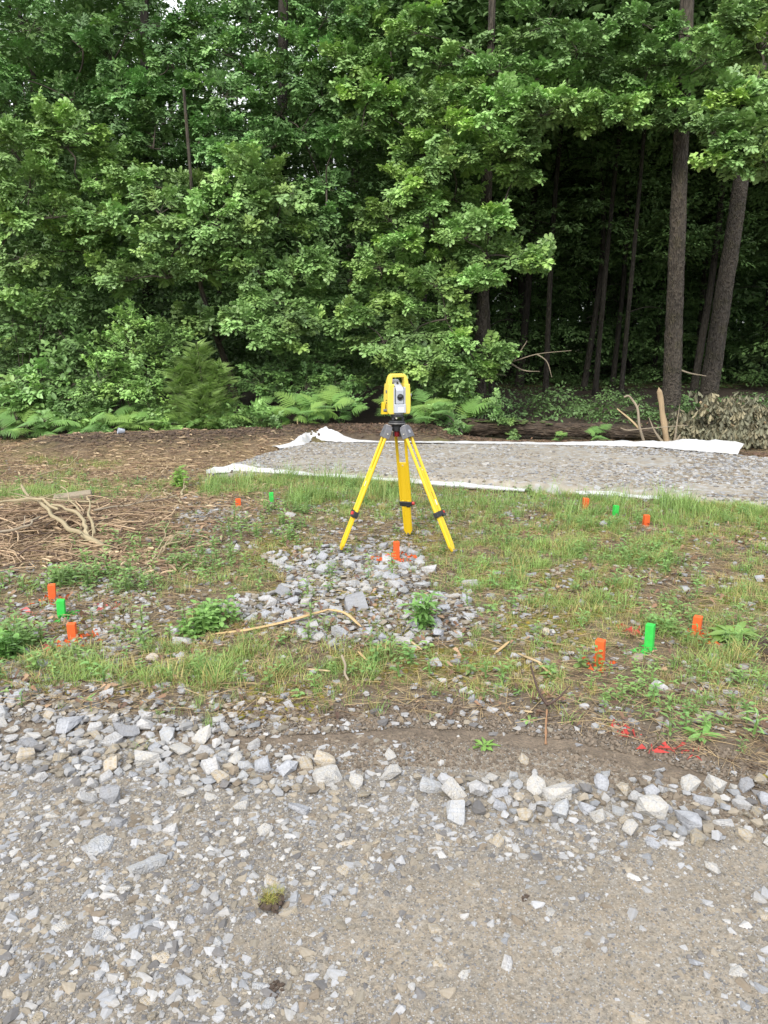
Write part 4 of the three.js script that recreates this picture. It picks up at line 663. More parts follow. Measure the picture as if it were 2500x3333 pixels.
tree('oak_tree', 'oak with a dark upright trunk left of centre near the top', 'tree', ext([[-1.99, -0.17, -16], [-1.97, 2.64, -16], [-1.95, 5.19, -16], [-1.87, 7.25, -16]]), 0.105, [[-2.65, 6.07, -14, 0.6], [-2.21, 6.54, -14.2, 0.65], [-2.02, 5.73, -13.8, 0.55], [-2.6, 5.3, -13.6, 0.55], [-2.24, 4.78, -13.3, 0.5], [-2.88, 4.84, -13.4, 0.5], [-1.74, 5.14, -13.5, 0.5], [-1.35, 5.6, -13.8, 0.55], [-3.05, 4.43, -13.4, 0.45], [-2.49, 4.32, -13.2, 0.45], [-1.8, 4.51, -13.3, 0.45], [-1.38, 4.76, -13.5, 0.45], [-1.28, 6.2, -14, 0.65], [-0.99, 6.64, -14.2, 0.65], [-0.74, 5.87, -13.8, 0.55], [-0.97, 5.23, -13.6, 0.5], [-0.48, 6.37, -13.8, 0.6], [-0.81, 4.6, -13.4, 0.4], [-0.96, 3.94, -13.2, 0.4], [-1.03, 3.36, -13, 0.4]], { seed: 703, leaf: { tint: [0.88, 0.95, 0.98] }, canopy: 6, bark: darkBark, r1: 0.09 });
tree('oak_tree', 'low leaning oak at left of centre with broad bright boughs above the ferns', 'tree', ext([[-2.45, 0.18, -13.2], [-2.56, 0.81, -13.1], [-2.73, 1.57, -12.8], [-2.88, 2.41, -12.5], [-2.88, 3.21, -12.4]]), 0.07, [[-2.95, 3.58, -12.2, 0.55], [-3.32, 3.29, -12, 0.55], [-3.74, 3.77, -12.6, 0.45], [-2.54, 3.13, -11.8, 0.6], [-3.03, 2.85, -11.8, 0.6], [-3.56, 2.74, -12, 0.55], [-4.01, 3.12, -12.2, 0.45], [-2.28, 3.59, -12.3, 0.45], [-1.84, 3.8, -12.2, 0.55], [-1.44, 3.64, -12.2, 0.45], [-1.85, 3.45, -12.2, 0.45], [-2.17, 2.85, -12.1, 0.5], [-2.66, 2.53, -11.9, 0.5], [-3.22, 2.37, -11.9, 0.45], [-3.8, 2.34, -12, 0.45], [-4.34, 2.52, -12.1, 0.4], [-1.65, 3.21, -12.4, 0.4], [-1.89, 2.46, -12.2, 0.42], [-1.47, 2.36, -12.2, 0.4], [-1.18, 2.62, -12.5, 0.38], [-1.75, 2.01, -12.1, 0.42], [-2.03, 1.67, -12, 0.36], [-1.38, 1.81, -12, 0.4], [-1.58, 1.47, -12, 0.34], [-1.03, 2.06, -12.3, 0.36], [-3.27, 1.78, -12.5, 0.34], [-2.79, 1.71, -12.6, 0.34], [-0.99, 1.71, -12.2, 0.3]], { seed: 704, leaf: { tint: [1.1, 1.07, 1.06], yellow: 0.3 }, top: 5, canopy: 0, rise: 0.15, r1: 0.02 });
tree('oak_tree', 'oak with a bare lower trunk behind the total station and boughs down to the ferns', 'tree', ext([[1.62, 0.13, -13.3], [1.62, 1.11, -13.3], [1.65, 2.46, -13.3], [1.67, 3.89, -13.3], [1.66, 6.16, -13.3]]), 0.135, [[-0.35, 5.75, -13.2, 0.55], [0, 6.23, -13.2, 0.6], [0.14, 5.53, -12.9, 0.55], [-0.21, 5.17, -13.1, 0.5], [0.53, 6.06, -13, 0.55], [-0.36, 4.73, -13.2, 0.42], [0.15, 4.91, -13, 0.45], [0.72, 4.81, -12.5, 0.45], [1.15, 4.98, -12.3, 0.5], [1.47, 4.98, -12.2, 0.5], [0.96, 4.48, -12.3, 0.45], [1.39, 4.5, -12, 0.5], [1.86, 4.74, -12.1, 0.45], [2.25, 4.59, -12, 0.4], [2.64, 4.69, -12, 0.4], [3.04, 4.63, -12, 0.36], [3.4, 4.68, -12.1, 0.3], [0.66, 4.28, -12.4, 0.45], [1.15, 4.13, -12.1, 0.45], [1.69, 4.13, -12.1, 0.45], [0.89, 3.89, -12.2, 0.42], [2, 3.85, -12.3, 0.3], [0.28, 3.66, -12.3, 0.45], [0.62, 3.41, -12.2, 0.4], [0.11, 3.22, -12.2, 0.4], [1.11, 3.62, -12.3, 0.32], [0.35, 2.89, -12.2, 0.42], [0.77, 3.06, -12.2, 0.4], [1.57, 3.21, -11.9, 0.3], [1.2, 2.93, -12, 0.4], [1.57, 2.73, -11.9, 0.4], [2.07, 2.64, -12, 0.4], [2.42, 2.58, -12.1, 0.3], [1.01, 2.65, -12.1, 0.4], [0.36, 2.46, -12.3, 0.4], [-0.07, 2.57, -12.4, 0.34], [-0.17, 2.12, -12.3, 0.4], [0.29, 1.98, -12.2, 0.4], [0.78, 2.26, -12.2, 0.36], [1.46, 2.28, -12, 0.26], [-0.39, 1.78, -12.2, 0.36], [0, 1.43, -12.1, 0.4], [0.5, 1.57, -12.1, 0.4], [0.96, 1.78, -12.1, 0.32], [1.17, 1.4, -12, 0.28], [0.22, 1.02, -12, 0.34], [0.71, 1.09, -11.9, 0.34], [1.03, 0.85, -11.9, 0.28], [1.73, 1.23, -11.8, 0.22], [1.19, 0.58, -11.7, 0.22], [1.45, 0.99, -11.9, 0.22]], { seed: 705, leaf: { tint: [1.1, 1.07, 1.02], yellow: 0.35 }, rise: 0.2, after: (t, local) => { const m = twigBark; for (const [k, l] of [[0, [[1.64, 0.96, -13.2], [2.13, 1.12, -12.9], [2.47, 1.24, -12.7], [3, 1.3, -12.6]]], [1, [[2.06, 1.1, -12.9], [2.28, 0.98, -12.8], [2.55, 0.96, -12.8]]], [2, [[2.47, 1.24, -12.7], [2.63, 1.13, -12.7], [2.73, 0.87, -12.7]]], [3, [[2.13, 1.12, -12.9], [2.26, 1.35, -12.8], [2.32, 1.45, -12.8]]], [4, [[1.64, 0.92, -13.2], [1.85, 0.91, -13], [2.03, 0.88, -12.9]]]]) obj('dead_limb', tube(P3(l).map(local), [0.013, 0.004], 14, 5, 0.2, k + 3), greyWood, t); } });
tree('oak_tree', 'tall straight dark trunk just right of the broken stump', 'tree', ext([[4.83, 0.01, -13], [4.79, 0.97, -13], [4.72, 2.44, -13], [4.64, 4.18, -13], [4.56, 6.06, -13]]), 0.17, [[2.45, 6.09, -13, 0.6], [1.9, 5.9, -13, 0.55], [1.2, 5.87, -13, 0.6], [1.72, 5.37, -12.6, 0.45], [2.26, 5.37, -12.6, 0.45], [2.91, 5.68, -12.8, 0.5], [3.43, 6.06, -13, 0.55], [3.51, 5.4, -13, 0.45], [2.83, 5.31, -12.8, 0.35], [3.98, 6.16, -13, 0.5], [3.97, 5.43, -12.6, 0.42], [4.43, 5.85, -12.3, 0.45], [3.92, 5.11, -12.9, 0.32], [4.65, 5.37, -12, 0.45], [4.57, 5.01, -12.2, 0.36], [4.37, 4.64, -12.2, 0.26], [0.84, 5.5, -12.8, 0.45]], { seed: 706, r1: 0.09, flare: 0.25, after: (t, local) => obj('stub_limb', tube(P3([[4.83, 1.01, -13], [5.04, 0.93, -12.9], [5.32, 0.88, -12.9]]).map(local), [0.014, 0.008], 10, 6, 0.2, 4), greyWood, t) });
tree('oak_tree', 'leaning dark trunk right of the straight one, a bright bough hanging before it', 'tree', ext([[5.63, 0.09, -13.6], [5.7, 0.94, -13.6], [5.77, 2.18, -13.6], [5.84, 3.22, -13.6], [5.88, 4.09, -13.6], [6.02, 6.14, -13.6]]), 0.175, [[4.7, 4.56, -10.6, 0.42], [4.34, 4.3, -10.4, 0.36], [4.01, 3.94, -10.2, 0.34], [4.32, 3.81, -10.1, 0.4], [4.7, 4.04, -10.2, 0.42], [4.2, 3.6, -10.1, 0.24], [4.58, 3.58, -10, 0.32], [4.78, 5.08, -10.9, 0.42], [4.56, 5.4, -11, 0.45], [4.95, 5.53, -11, 0.45]], { seed: 707, r1: 0.1, flare: 0.3, leaf: { yellow: 0.5, tint: [1.1, 1.08, 1.05] } });

function shrub(name, label, category, [gx, gz], clumps, o = {}) {
  const r = rng(o.seed), t = thing(name, label, category, [gx, 0, gz], 0, o.group), bl = [], list = cloud(clumps, r, { ...o.leaf, branchlets: bl });
  for (const e of list) e.m.premultiply(new THREE.Matrix4().makeTranslation(-gx, 0, -gz));
  crown(list, o.sprigs, o.mat ?? shrubLeaf, t, 'foliage');
  const g = []; for (const [a, m, e] of bl) g.push(tube([a, m, e].map((p) => V(p.x - gx, p.y, p.z - gz)), [0.005, 0.0015], 3, 4));
  for (const [x, y, z] of clumps) { const f = V(r.r(-0.25, 0.25), H(gx, gz) - 0.02, r.r(-0.25, 0.1)), e = V(x - gx, y, z - gz); g.push(tube([f, f.clone().lerp(e, 0.5).add(V(r.r(-0.1, 0.1), 0.1, 0)), e], [0.013, 0.005], 7, 5, 0.1)); }
  obj('stems', g, twigBark, t); return t;
}
shrub('bush', 'broad small-leaved bush at the left edge behind the ferns', 'bush', [-5.7, -12.3], [[-5.6, 1.29, -12.2, 0.4], [-4.99, 1.57, -12.2, 0.38], [-5.26, 1.78, -12.2, 0.35], [-5.69, 1.71, -12.2, 0.35], [-4.63, 1.26, -12.1, 0.36], [-5.22, 0.88, -11.9, 0.42], [-4.73, 0.81, -11.9, 0.4], [-5.68, 0.85, -11.9, 0.4], [-5.02, 2.05, -12.2, 0.26], [-5.33, 2.23, -12.4, 0.2], [-5.42, 0.54, -11.8, 0.36], [-4.93, 0.51, -11.8, 0.34]], { seed: 721, sprigs: hazelSprigs, leaf: { per: 9, twigs: 10, squash: 0.9 } });
shrub('bush', 'fine-leaved bush with thin arching twigs right of the left bush', 'bush', [-4.0, -12], [[-3.71, 1.71, -12, 0.28], [-4.15, 1.4, -12, 0.3], [-3.75, 1.27, -11.8, 0.36], [-3.39, 1.37, -11.9, 0.3], [-3.47, 0.89, -11.7, 0.34], [-3.93, 0.69, -11.7, 0.34], [-4.3, 0.89, -11.8, 0.36], [-3.13, 1.02, -11.9, 0.28], [-4.4, 0.55, -11.7, 0.3], [-3.5, 0.52, -11.6, 0.28], [-3.25, 1.57, -12.1, 0.22]], { seed: 722, sprigs: smallSprigs, leaf: { per: 10, twigs: 11, squash: 0.9, tint: [1.1, 1.08, 0.95] } });
shrub('bush', 'dark small-leaved bush left of the tripod behind the ferns', 'bush', [-1.4, -12.5], [[-1.56, 0.99, -12.6, 0.36], [-1.04, 1.13, -12.6, 0.36], [-1.25, 0.71, -12.4, 0.36], [-0.77, 0.78, -12.4, 0.32], [-1.98, 0.77, -12.6, 0.3], [-1.7, 0.56, -12.4, 0.28], [-0.66, 1.21, -12.6, 0.26], [-0.59, 0.49, -12.4, 0.28]], { seed: 723, sprigs: smallSprigs, leaf: { per: 10, twigs: 10, squash: 0.9, tint: [0.8, 0.86, 0.8] } });
shrub('oak_sapling', 'small oak sapling standing right of the tripod before the ferns', 'sapling', [0.93, -11.55], [[0.86, 0.4, -11.5, 0.17], [0.96, 0.19, -11.5, 0.2], [1.07, 0.09, -11.45, 0.14]], { seed: 724, sprigs: oakSprigs.map((g) => g), mat: oakLeaf, leaf: { per: 5, twigs: 8, squash: 1.2, sc: 0.6, yellow: 0.5 } });
shrub('oak_sapling', 'small oak sapling at the left end of the log', 'sapling', [1.72, -11.9], [[1.71, 0.47, -11.8, 0.16], [1.8, 0.31, -11.7, 0.18], [1.89, 0.13, -11.7, 0.13]], { seed: 725, sprigs: oakSprigs, mat: oakLeaf, leaf: { per: 5, twigs: 7, squash: 1.2, sc: 0.6 } });
shrub('oak_sapling', 'leafy sprouts at the foot of the bare lower trunk', 'sapling', [1.45, -12.4], [[1.3, 0.69, -12.1, 0.2], [1.56, 0.44, -12.1, 0.18], [1.23, 0.31, -12, 0.16]], { seed: 726, sprigs: oakSprigs, mat: oakLeaf, leaf: { per: 5, twigs: 7, squash: 1, sc: 0.7 } });
shrub('bramble', 'low bramble tangle in the fern belt near the left edge', 'bramble', [-4.5, -11.45], [[-4.55, 0.34, -11.4, 0.26], [-4.24, 0.25, -11.3, 0.22], [-4.85, 0.21, -11.35, 0.2]], { seed: 727, sprigs: hazelSprigs, leaf: { per: 6, twigs: 8, squash: 0.8, sc: 0.8 } });
shrub('bramble', 'low bramble tangle between ferns left of the conifer sapling', 'bramble', [-3.5, -11.4], [[-3.39, 0.28, -11.3, 0.24], [-3.15, 0.19, -11.25, 0.18], [-3.59, 0.19, -11.25, 0.2]], { seed: 728, sprigs: hazelSprigs, leaf: { per: 6, twigs: 8, squash: 0.8, sc: 0.75, tint: [1.05, 1.02, 0.9] } });
shrub('bramble', 'low bramble tangle between ferns right of the conifer sapling', 'bramble', [-2.0, -11.6], [[-2, 0.29, -11.5, 0.24], [-2.19, 0.2, -11.4, 0.2], [-1.75, 0.17, -11.4, 0.18]], { seed: 729, sprigs: smallSprigs, leaf: { per: 8, twigs: 8, squash: 0.8 } });
{ // feathery conifer among the ferns
  const t = thing('conifer_sapling', 'feathery yellow-green conifer sapling between the bushes and the dark gap', 'sapling', [-2.75, 0, -11.6]), r = rng(731), list = [];
  const b = new MB(); for (let k = 0; k < 26; k++) { const z = k / 26 * 0.22, s = k % 2 ? 1 : -1, l = 0.06 * (1 - k / 30); for (const q of [0.55, -0.35]) { const a = b.v(s * 0.002, 0, z), c = b.v(s * l * 0.75, q * l * 0.5, z + l * 0.7), d = b.v(s * l * 0.55, q * l * 0.5, z + l * 0.85); b.tri(a, c, d); } }
  obj('trunk', tube([V(0, H(-2.75, -11.6), 0), V(0.04, 0.7, 0), V(0, 1.45, 0)], [0.02, 0.004], 12, 6, 0.1), twigBark, t);
  for (let k = 0; k < 1100; k++) { const [lx, lz, lh, lw] = r.pick([[0, 0, 1.3, 0.34], [-0.3, 0.05, 0.95, 0.32], [0.3, -0.05, 1.02, 0.34], [0.1, 0.15, 0.7, 0.4], [-0.12, -0.1, 1.12, 0.26]]), h = Math.pow(r(), 0.7), y = 0.1 + h * lh, a0 = r.r(0, 6.28), q = (lw * Math.pow(1 - h, 0.6) + 0.02) * (0.2 + 1.3 * noise2(h * 5 + lx * 9, a0 * 1.6, 5)) * Math.sqrt(r()), a = a0, d = V(Math.cos(a), 0.35 + r.g() * 0.4, Math.sin(a)); const c = r.r(0.75, 1.25); list.push({ m: facing(V(lx * (0.3 + 0.7 * h) + Math.cos(a) * q, y, lz + Math.sin(a) * q), d, V(r.g(), 1, r.g()), r.r(0.6, 1.2)), c: [c * 1.05, c, c * 0.9] }); }
  tag(copies('foliage', b.geo, leafMat([0.23, 0.37, 0.10], 0.25, 0.7), list, t), null, null, null, 'stuff');
}

const ordinal = (n) => n === 1 ? 'first' : ['second', 'third', 'fourth', 'fifth', 'sixth', 'seventh', 'eighth', 'ninth', 'tenth', 'eleventh', 'twelfth'][n - 2] ?? (n > 20 && n % 10 === 1 ? n + 'st' : n > 20 && n % 10 === 2 ? n + 'nd' : n > 20 && n % 10 === 3 ? n + 'rd' : n + 'th');
// bracken
function frondGeo(seed, L) {
  const r = rng(seed), b = new MB(), rise = r.r(0.85, 1.15), rach = (t) => V(r.amp * Math.sin(t * 2), L * (rise * t - 0.62 * t * t), L * 0.8 * t); r.amp = L * r.r(-0.08, 0.08);
  b.add(tube([0, 0.25, 0.5, 0.75, 1].map(rach), [0.005, 0.001], 10, 4));
  for (let k = 0; k < 14; k++) for (const s of [-1, 1]) {
    const t = 0.26 + 0.74 * k / 14, p = rach(t), tan = rach(Math.min(1, t + 0.03)).sub(p).normalize(), side = V(s, -0.1, 0.0), f = side.clone().addScaledVector(tan, 0.45 + r.r(-0.1, 0.1)).normalize();
    const l = L * 0.42 * Math.pow(1 - k / 14.5, 0.85) * (k ? 1 : 0.85) * r.r(0.85, 1.1), u = V(r.r(-0.15, 0.15), 1, -0.2), pr = [[0, 0.02]];
    for (let q = 1; q <= 6; q++) { const w = 1 - Math.pow(q / 6.4, 1.6); pr.push([(q - 0.45) / 6.3, 0.1 * w + 0.012], [q / 6.3, 0.04 * w + 0.008]); }
    leaf(b, p, f, u, l, pr, l * 0.95, 0.12, 0.1);
  }
  return b.geo;
}
const fronds = [1, 2, 3, 4, 5].map((k) => frondGeo(740 + k, 1)), fernMats = [leafMat([0.19, 0.36, 0.08], 0.32, 0.55), leafMat([0.25, 0.41, 0.09], 0.32, 0.55), leafMat([0.15, 0.3, 0.07], 0.32, 0.55)], rustFern = leafMat([0.22, 0.10, 0.035], 0.2, 0.8);
function fern(label, x, z, size, n, seed, group, m) {
  const r = rng(seed), t = thing('bracken_fern', label, 'fern', [x, H(x, z), z], 0, group); t.rotation.x = r.r(0.25, 0.5);   // it leans out of the wood to the light
  for (let k = 0; k < n; k++) {
    const f = obj('frond', r.pick(fronds), m ?? r.pick(fernMats), t), s = size * r.r(0.75, 1.15), stalk = size * r.r(0.1, 0.5);
    f.rotation.set(0, (k < n * 0.75 ? lerp(-1.7, 1.7, k / (n * 0.75 - 1)) : r.r(2, 4.2)) + r.r(-0.35, 0.35), r.r(-0.2, 0.2)); f.scale.setScalar(s); f.position.set(r.r(-0.08, 0.08), stalk, r.r(-0.08, 0.08));
    obj('stalk', tube([V(-f.position.x * 0.4, -0.02, 0), V(f.position.x, stalk, f.position.z)], [0.005, 0.004], 2, 4), fernMats[2], t);
  }
  return t;
}
{
  const r = rng(751), row = (u0, n, fn) => { for (let k = 0; k < n; k++) fn(k); };
  row(0, 15, (k) => fern(`${ordinal(k + 1)} bracken fern from the left edge in the front row left of the tripod`, lerp(-6.0, -1.0, (k + r.r(-0.6, 0.6)) / 14), -11.5 + r.r(-0.22, 0.2) - 0.2 * sstep(8, 14, k), r.r(0.34, 0.6), 7, 760 + k, 'front row of bracken ferns left of the tripod'));
  row(0, 16, (k) => fern(`${ordinal(k + 1)} bracken fern from the left edge in the second row left of the tripod`, lerp(-6.4, -0.6, (k + r.r(-0.6, 0.6)) / 15), -11.95 + r.r(-0.2, 0.2), r.r(0.45, 0.75), 7, 790 + k, 'second row of bracken ferns left of the tripod'));
  fern('small fern spreading low behind the tripod head at right', 0.62, -11.5, 0.48, 7, 821);
  fern('bracken fern between the total station and the small oak sapling', 0.5, -12.0, 0.75, 8, 822);
  fern('bracken fern right of the small oak sapling before the bare lower trunk', 1.2, -12.0, 0.6, 7, 823);
  fern('bracken fern under the boughs behind the tripod head', 0.3, -12.4, 0.7, 7, 824);
  fern('large fern standing alone in front of the log', 3.08, -11.25, 0.36, 6, 825);
  fern('low fern in front of the log left of the large one', 2.6, -11.35, 0.2, 6, 826);
  fern('rust-brown dead fern at the foot of the conifer sapling', -2.2, -11.55, 0.32, 6, 827, null, rustFern);
}

// the dark wood behind
{
  const r = rng(841), front = [1.88, -14.86];
  const spots = []; for (let k = 0; k < 900 && spots.length < 36; k++) { const d = r.r(17.5, 36), x = r.r(-0.02, 0.5) * d; if (spots.some((q) => Math.hypot(q[0] - x, q[1] + d) < 1.0) || Math.abs(x / d - 4.83 / 13) < 0.025 || Math.abs(x / d - 0.43) < 0.02) continue; spots.push([x, -d]); }
  for (let k = 0; k < 900 && spots.length < 42; k++) { const d = r.r(16, 24), x = -r.r(0.02, 0.5) * d; if (spots.some((q) => Math.hypot(q[0] - x, q[1] + d) < 1.2)) continue; spots.push([x, -d]); }
  const rank = {}, kind = ([x, z]) => x <= -0.4 ? 0 : z < -24 ? 2 : 1; spots.sort((a, b) => a[0] / -a[1] - b[0] / -b[1]);
  spots.forEach(([x, z], k) => {
    const right = x > -0.4, deep = z < -24, nth = ordinal(rank[kind([x, z])] = (rank[kind([x, z])] ?? 0) + 1);
    const label = right ? (deep ? `${nth} from the left of the thin trunks farthest back in the dark wood` : `${nth} from the left of the slender trunks in shade behind the log`) : `${nth} from the left of the trunks in the dark behind the left boughs`;
    const group = right ? (deep ? 'trunks far back in the wood' : 'trunks in the shade behind the log') : 'trunks behind the left boughs';
    const lean = r.g() * 0.5, y = H(x, z) - 0.1, t = thing('forest_tree', label, 'tree', [x, 0, z], 0, group), r0 = r.r(0.06, z < -20 ? 0.15 : 0.105), bend = r.g() * 0.25;
    obj('trunk', tube([V(0, y, 0), V(lean * 0.3 + bend, 4, r.g() * 0.2), V(lean * 0.7 - bend, 8, r.g() * 0.3), V(lean, 13, 0)], rad(r0, r0 * 0.4, 0.3, 13), 40, 9, 0.1, 850 + k), darkBark, t);
    const cl = []; for (let j = 0; j < 9; j++) { const a = r.r(0, 6.28), q = r.r(0.3, 2.2); cl.push([lean * 0.7 + Math.cos(a) * q, r.r(5.5, 14), Math.sin(a) * q, r.r(0.7, 1.2)]); }
    crown(cloud(cl, r, { per: 4, twigs: 6, sc: 1.3, tint: [0.95, 1, 0.95] }), coarseSprigs, deepLeaf, t);
    for (let j = 0; j < 3; j++) { const yy = r.r(1.5, 6), a = r.r(0, 6.28), l = r.r(0.4, 1.3); obj('dead_limb', tube([V(lean * yy / 14, yy, 0), V(lean * yy / 14 + Math.cos(a) * l * 0.5, yy + l * 0.15, Math.sin(a) * l * 0.5), V(lean * yy / 14 + Math.cos(a) * l, yy + l * 0.1, Math.sin(a) * l)], [0.012, 0.004], 5, 5), darkBark, t); }
  });
  // everything farther and higher that reads as one mass
  const far = tag(new THREE.Group(), 'dense mass of leaves closing the wood behind and above the trunks', 'wood', null, 'stuff'); far.name = 'woodland'; scene.add(far);
  const mass = [], floor = [];
  const wood = (n, fx, sc, fz, fy, tint, to = mass) => { for (let k = 0; k < n; k++) { const z = fz(), x = fx(z), y = fy(z, x), c = tint * r.r(0.7, 1.3); to.push({ m: facing(V(x, y, z), V(r.g(), r.g() * 0.4, r.g()), V(r.g() * 0.5, 1, r.g() * 0.5), sc * r.r(0.7, 1.3)), c: [c, c, c] }); } };
  wood(27000, () => { const x = r.r(-20, 20); return x < -1 && r() < 0.76 ? Math.abs(x) + 0.5 : x; }, 1.5, () => r.r(-42, -14.8), (z, x) => r.r(x < 0 ? 6.4 : 5.6 + 0.05 * (-z - 15), 15), 1);
  wood(24000, () => r.r(-34, 34), 2.2, () => r.r(-60, -40), (z, x) => (x < 1 ? 8 + 3 * noise2(x * 0.4, 3, 865) : 16) * Math.pow(r(), 0.9), 1.1);
  wood(5000, (z) => r.r(-1, 1) < 0 ? r.r(-20, -9) : r.r(9.5, 22), 1.6, () => r.r(-34, -14), () => r.r(0.2, 8), 1);
  wood(6000, () => r.r(-18, 22), 0.9, () => r.r(-40, -21), (z, x) => Math.pow(r(), 2.4) * (2.6 + (noise2(x * 0.5, z * 0.5, 861) - 0.4) * 3.5), 1.05, floor);
  wood(260, () => r.r(0.8, 8), 0.6, () => r.r(-15, -12.2), (z, x) => 0.05 + 0.5 * Math.pow(r(), 1.5), 1.0, floor);
  wood(3000, () => r.r(0.5, 13), 1.0, () => r.r(-30, -18.5), (z, x) => r.r(3.2, 7.5), 1.05, floor);
  wood(2600, () => r.r(1.2, 14), 1.0, () => r.r(-34, -22), (z, x) => r.r(0.8, 6), 1.1, floor);
  wood(2500, () => r.r(-8, 0.6), 0.9, () => r.r(-17, -14), () => r.r(0.6, 5.5), 1.0);
  crown(mass, coarseSprigs, deepLeaf, far, 'leaf_mass'); crown(floor, coarseSprigs, deepLeaf, far, 'undergrowth');
  const tl = []; const tg = tube([V(0, 0, 0), V(0.05, 7, 0.1), V(0, 14, 0)], [0.13, 0.06], 10, 7, 0.1); for (let k = 0; k < 160; k++) { const z = r.r(-50, -33); tl.push({ m: place(r.r(-26, 26), 0, z, 1, r.r(0, 6), r.g() * 0.04, r.g() * 0.04, r.r(0.6, 1.5), 1, r.r(0.6, 1.5)) }); }
  tag(copies('far_trunks', tg, darkBark, tl, far), null, null, null, 'stuff');
}

// ---------------------------------------------------------------- ground cover nobody could count
{
  const r = rng(901);
  const tuft = (seed, n, h, sp, w, flop) => { const q = rng(seed), b = new MB(); for (let k = 0; k < n; k++) { const a = q.r(0, 6.28), l = h * q.r(0.5, 1.1), o = sp * Math.sqrt(q()), f = V(Math.cos(a), 0, Math.sin(a)), fl = flop * q.r(0.3, 1.3), x = Math.cos(q.r(0, 6.28)) * o, z = Math.sin(q.r(0, 6.28)) * o, ww = w * q.r(0.7, 1.3); let prev = null; for (let s = 0; s <= 3; s++) { const t = s / 3, px = x + f.x * fl * l * t * t, pz = z + f.z * fl * l * t * t, py = l * (t - 0.35 * fl * t * t), hw = ww * (1 - t * 0.85); const c = [b.v(px - f.z * hw, py, pz + f.x * hw), b.v(px + f.z * hw, py, pz - f.x * hw)]; if (prev) b.quad(prev[0], prev[1], c[1], c[0]); prev = c; } } return b.geo; };
  const shortTufts = [tuft(1, 14, 0.055, 0.035, 0.0018, 0.9), tuft(2, 12, 0.045, 0.045, 0.0018, 1.2), tuft(3, 16, 0.075, 0.03, 0.0018, 0.7)], longTufts = [tuft(4, 18, 0.24, 0.05, 0.0024, 0.55), tuft(5, 14, 0.18, 0.06, 0.0024, 0.9)];
  const grassMat = leafMat([0.225, 0.35, 0.085], 0.28, 0.6);
  const short = [], long = [], straw = [], litter = [], weeds = [], chips = [], sticks = [], clods = [], moss = [];
  const hitStake = (x, z, d) => stakes.some((s) => Math.hypot(s[1][0] - x, s[1][1] - z) < d);
  const zone = (n, z0, z1, f, bias = 1) => { for (let k = 0; k < n; k++) { const z = lerp(z0, z1, Math.pow(r(), bias)), x = r.r(-0.62 * -z, 0.62 * -z); if (z < along(roadEdge, x) - 0.03) f(x, z); } };
  const open = (x, z) => padMask(x, z) < 0.15;
  zone(85000, -2.35, -9.6, (x, z) => {
    if (!open(x, z)) return; const g = green(x, z); if (r() > g * 0.8 + 0.012 || hitStake(x, z, 0.035)) return;
    const dry = r() < 0.17 + 0.2 * (1 - g), k = r.r(0.7, 1.25), s = r.r(0.6, 1.25) * (0.8 + 0.5 * g) * (hitStake(x, z, 0.14) ? 0.6 : 1);
    short.push({ m: place(x, H(x, z) - 0.004, z, s, r.r(0, 6.28), r.g() * 0.15, r.g() * 0.15), c: dry ? [k * 1.75, k * 0.95, k * 1.3] : [k * r.r(0.85, 1.25), k, k * 0.9] });
  }, 0.9);
  zone(9000, -5.5, -9.2, (x, z) => { if (!open(x, z)) return; const g = longGrass(x, z); if (r() > g) return; const k = r.r(0.75, 1.2); long.push({ m: place(x, H(x, z) - 0.01, z, r.r(0.35, 1.1) * (0.55 + 0.9 * noise2(x * 2.6, z * 2.6, 63)), r.r(0, 6.28), r.g() * 0.2, r.g() * 0.2), c: r() < 0.15 ? [k * 1.7, k * 1.1, k * 1.3] : [k, k, k] }); });
  for (const [u, n, sp, s] of [[[-0.71, -7.34], 50, 0.22, 1.15], [[-0.77, -7.13], 30, 0.16, 0.9], [[0.57, -7.13], 26, 0.4, 0.7], [[-3.7, -7.44], 60, 0.35, 0.8], [[-0.61, -3.5], 12, 0.3, 0.45], [[-0.8, -2.95], 16, 0.35, 0.4], [[1.74, -4.12], 12, 0.15, 0.4]]) for (let k = 0; k < n; k++) { const x = u[0] + r.g() * sp, z = u[1] + r.g() * sp * 0.7, q = r.r(0.75, 1.25); if (open(x, z)) long.push({ m: place(x, H(x, z) - 0.01, z, s * r.r(0.5, 1.1), r.r(0, 6.28)), c: [q, q, q] }); }
  const strawGeo = [0, 1].map((k) => tube([V(-0.5, 0, 0), V(0, k ? 0.05 : 0.02, 0.04 * k), V(0.5, 0, 0)], [0.012, 0.008], 4, 4)), strawMat = stdMat([1, 1, 1], 0.9);
  zone(75000, -2.35, -11.5, (x, z) => {
    if (!open(x, z) || r() > 0.8 - 0.65 * inHeap(x, z)) return; const b = brush(x, z), dark = r(), k = r.r(0.6, 1.15), l = r.r(0.04, 0.16) * (b > 0.5 ? 1.3 : 1);
    straw.push({ m: place(x, H(x, z) + r.r(0.002, 0.02 + 0.03 * b), z, l, r.r(0, 6.28), 0, r.g() * 0.15, 1, 0.7, 0.7), c: dark < 0.5 ? [0.42 * k, 0.31 * k, 0.165 * k] : dark < 0.78 ? [0.23 * k, 0.16 * k, 0.09 * k] : [0.1 * k, 0.06 * k, 0.035 * k] });
  }, 0.9);
  const deadLeaf = [1, 2, 3].map((k) => { const q = rng(k + 50), b = new MB(); leaf(b, V(0, 0, -0.5), V(0, 0.15, 1), V(q.g() * 0.6, 1, 0), 1, OAK, 1.05, q.r(-0.5, 0.5), q.r(0.3, 0.8)); return b.geo; }), litterMat = leafMat([1, 1, 1], 0.12, 0.85);
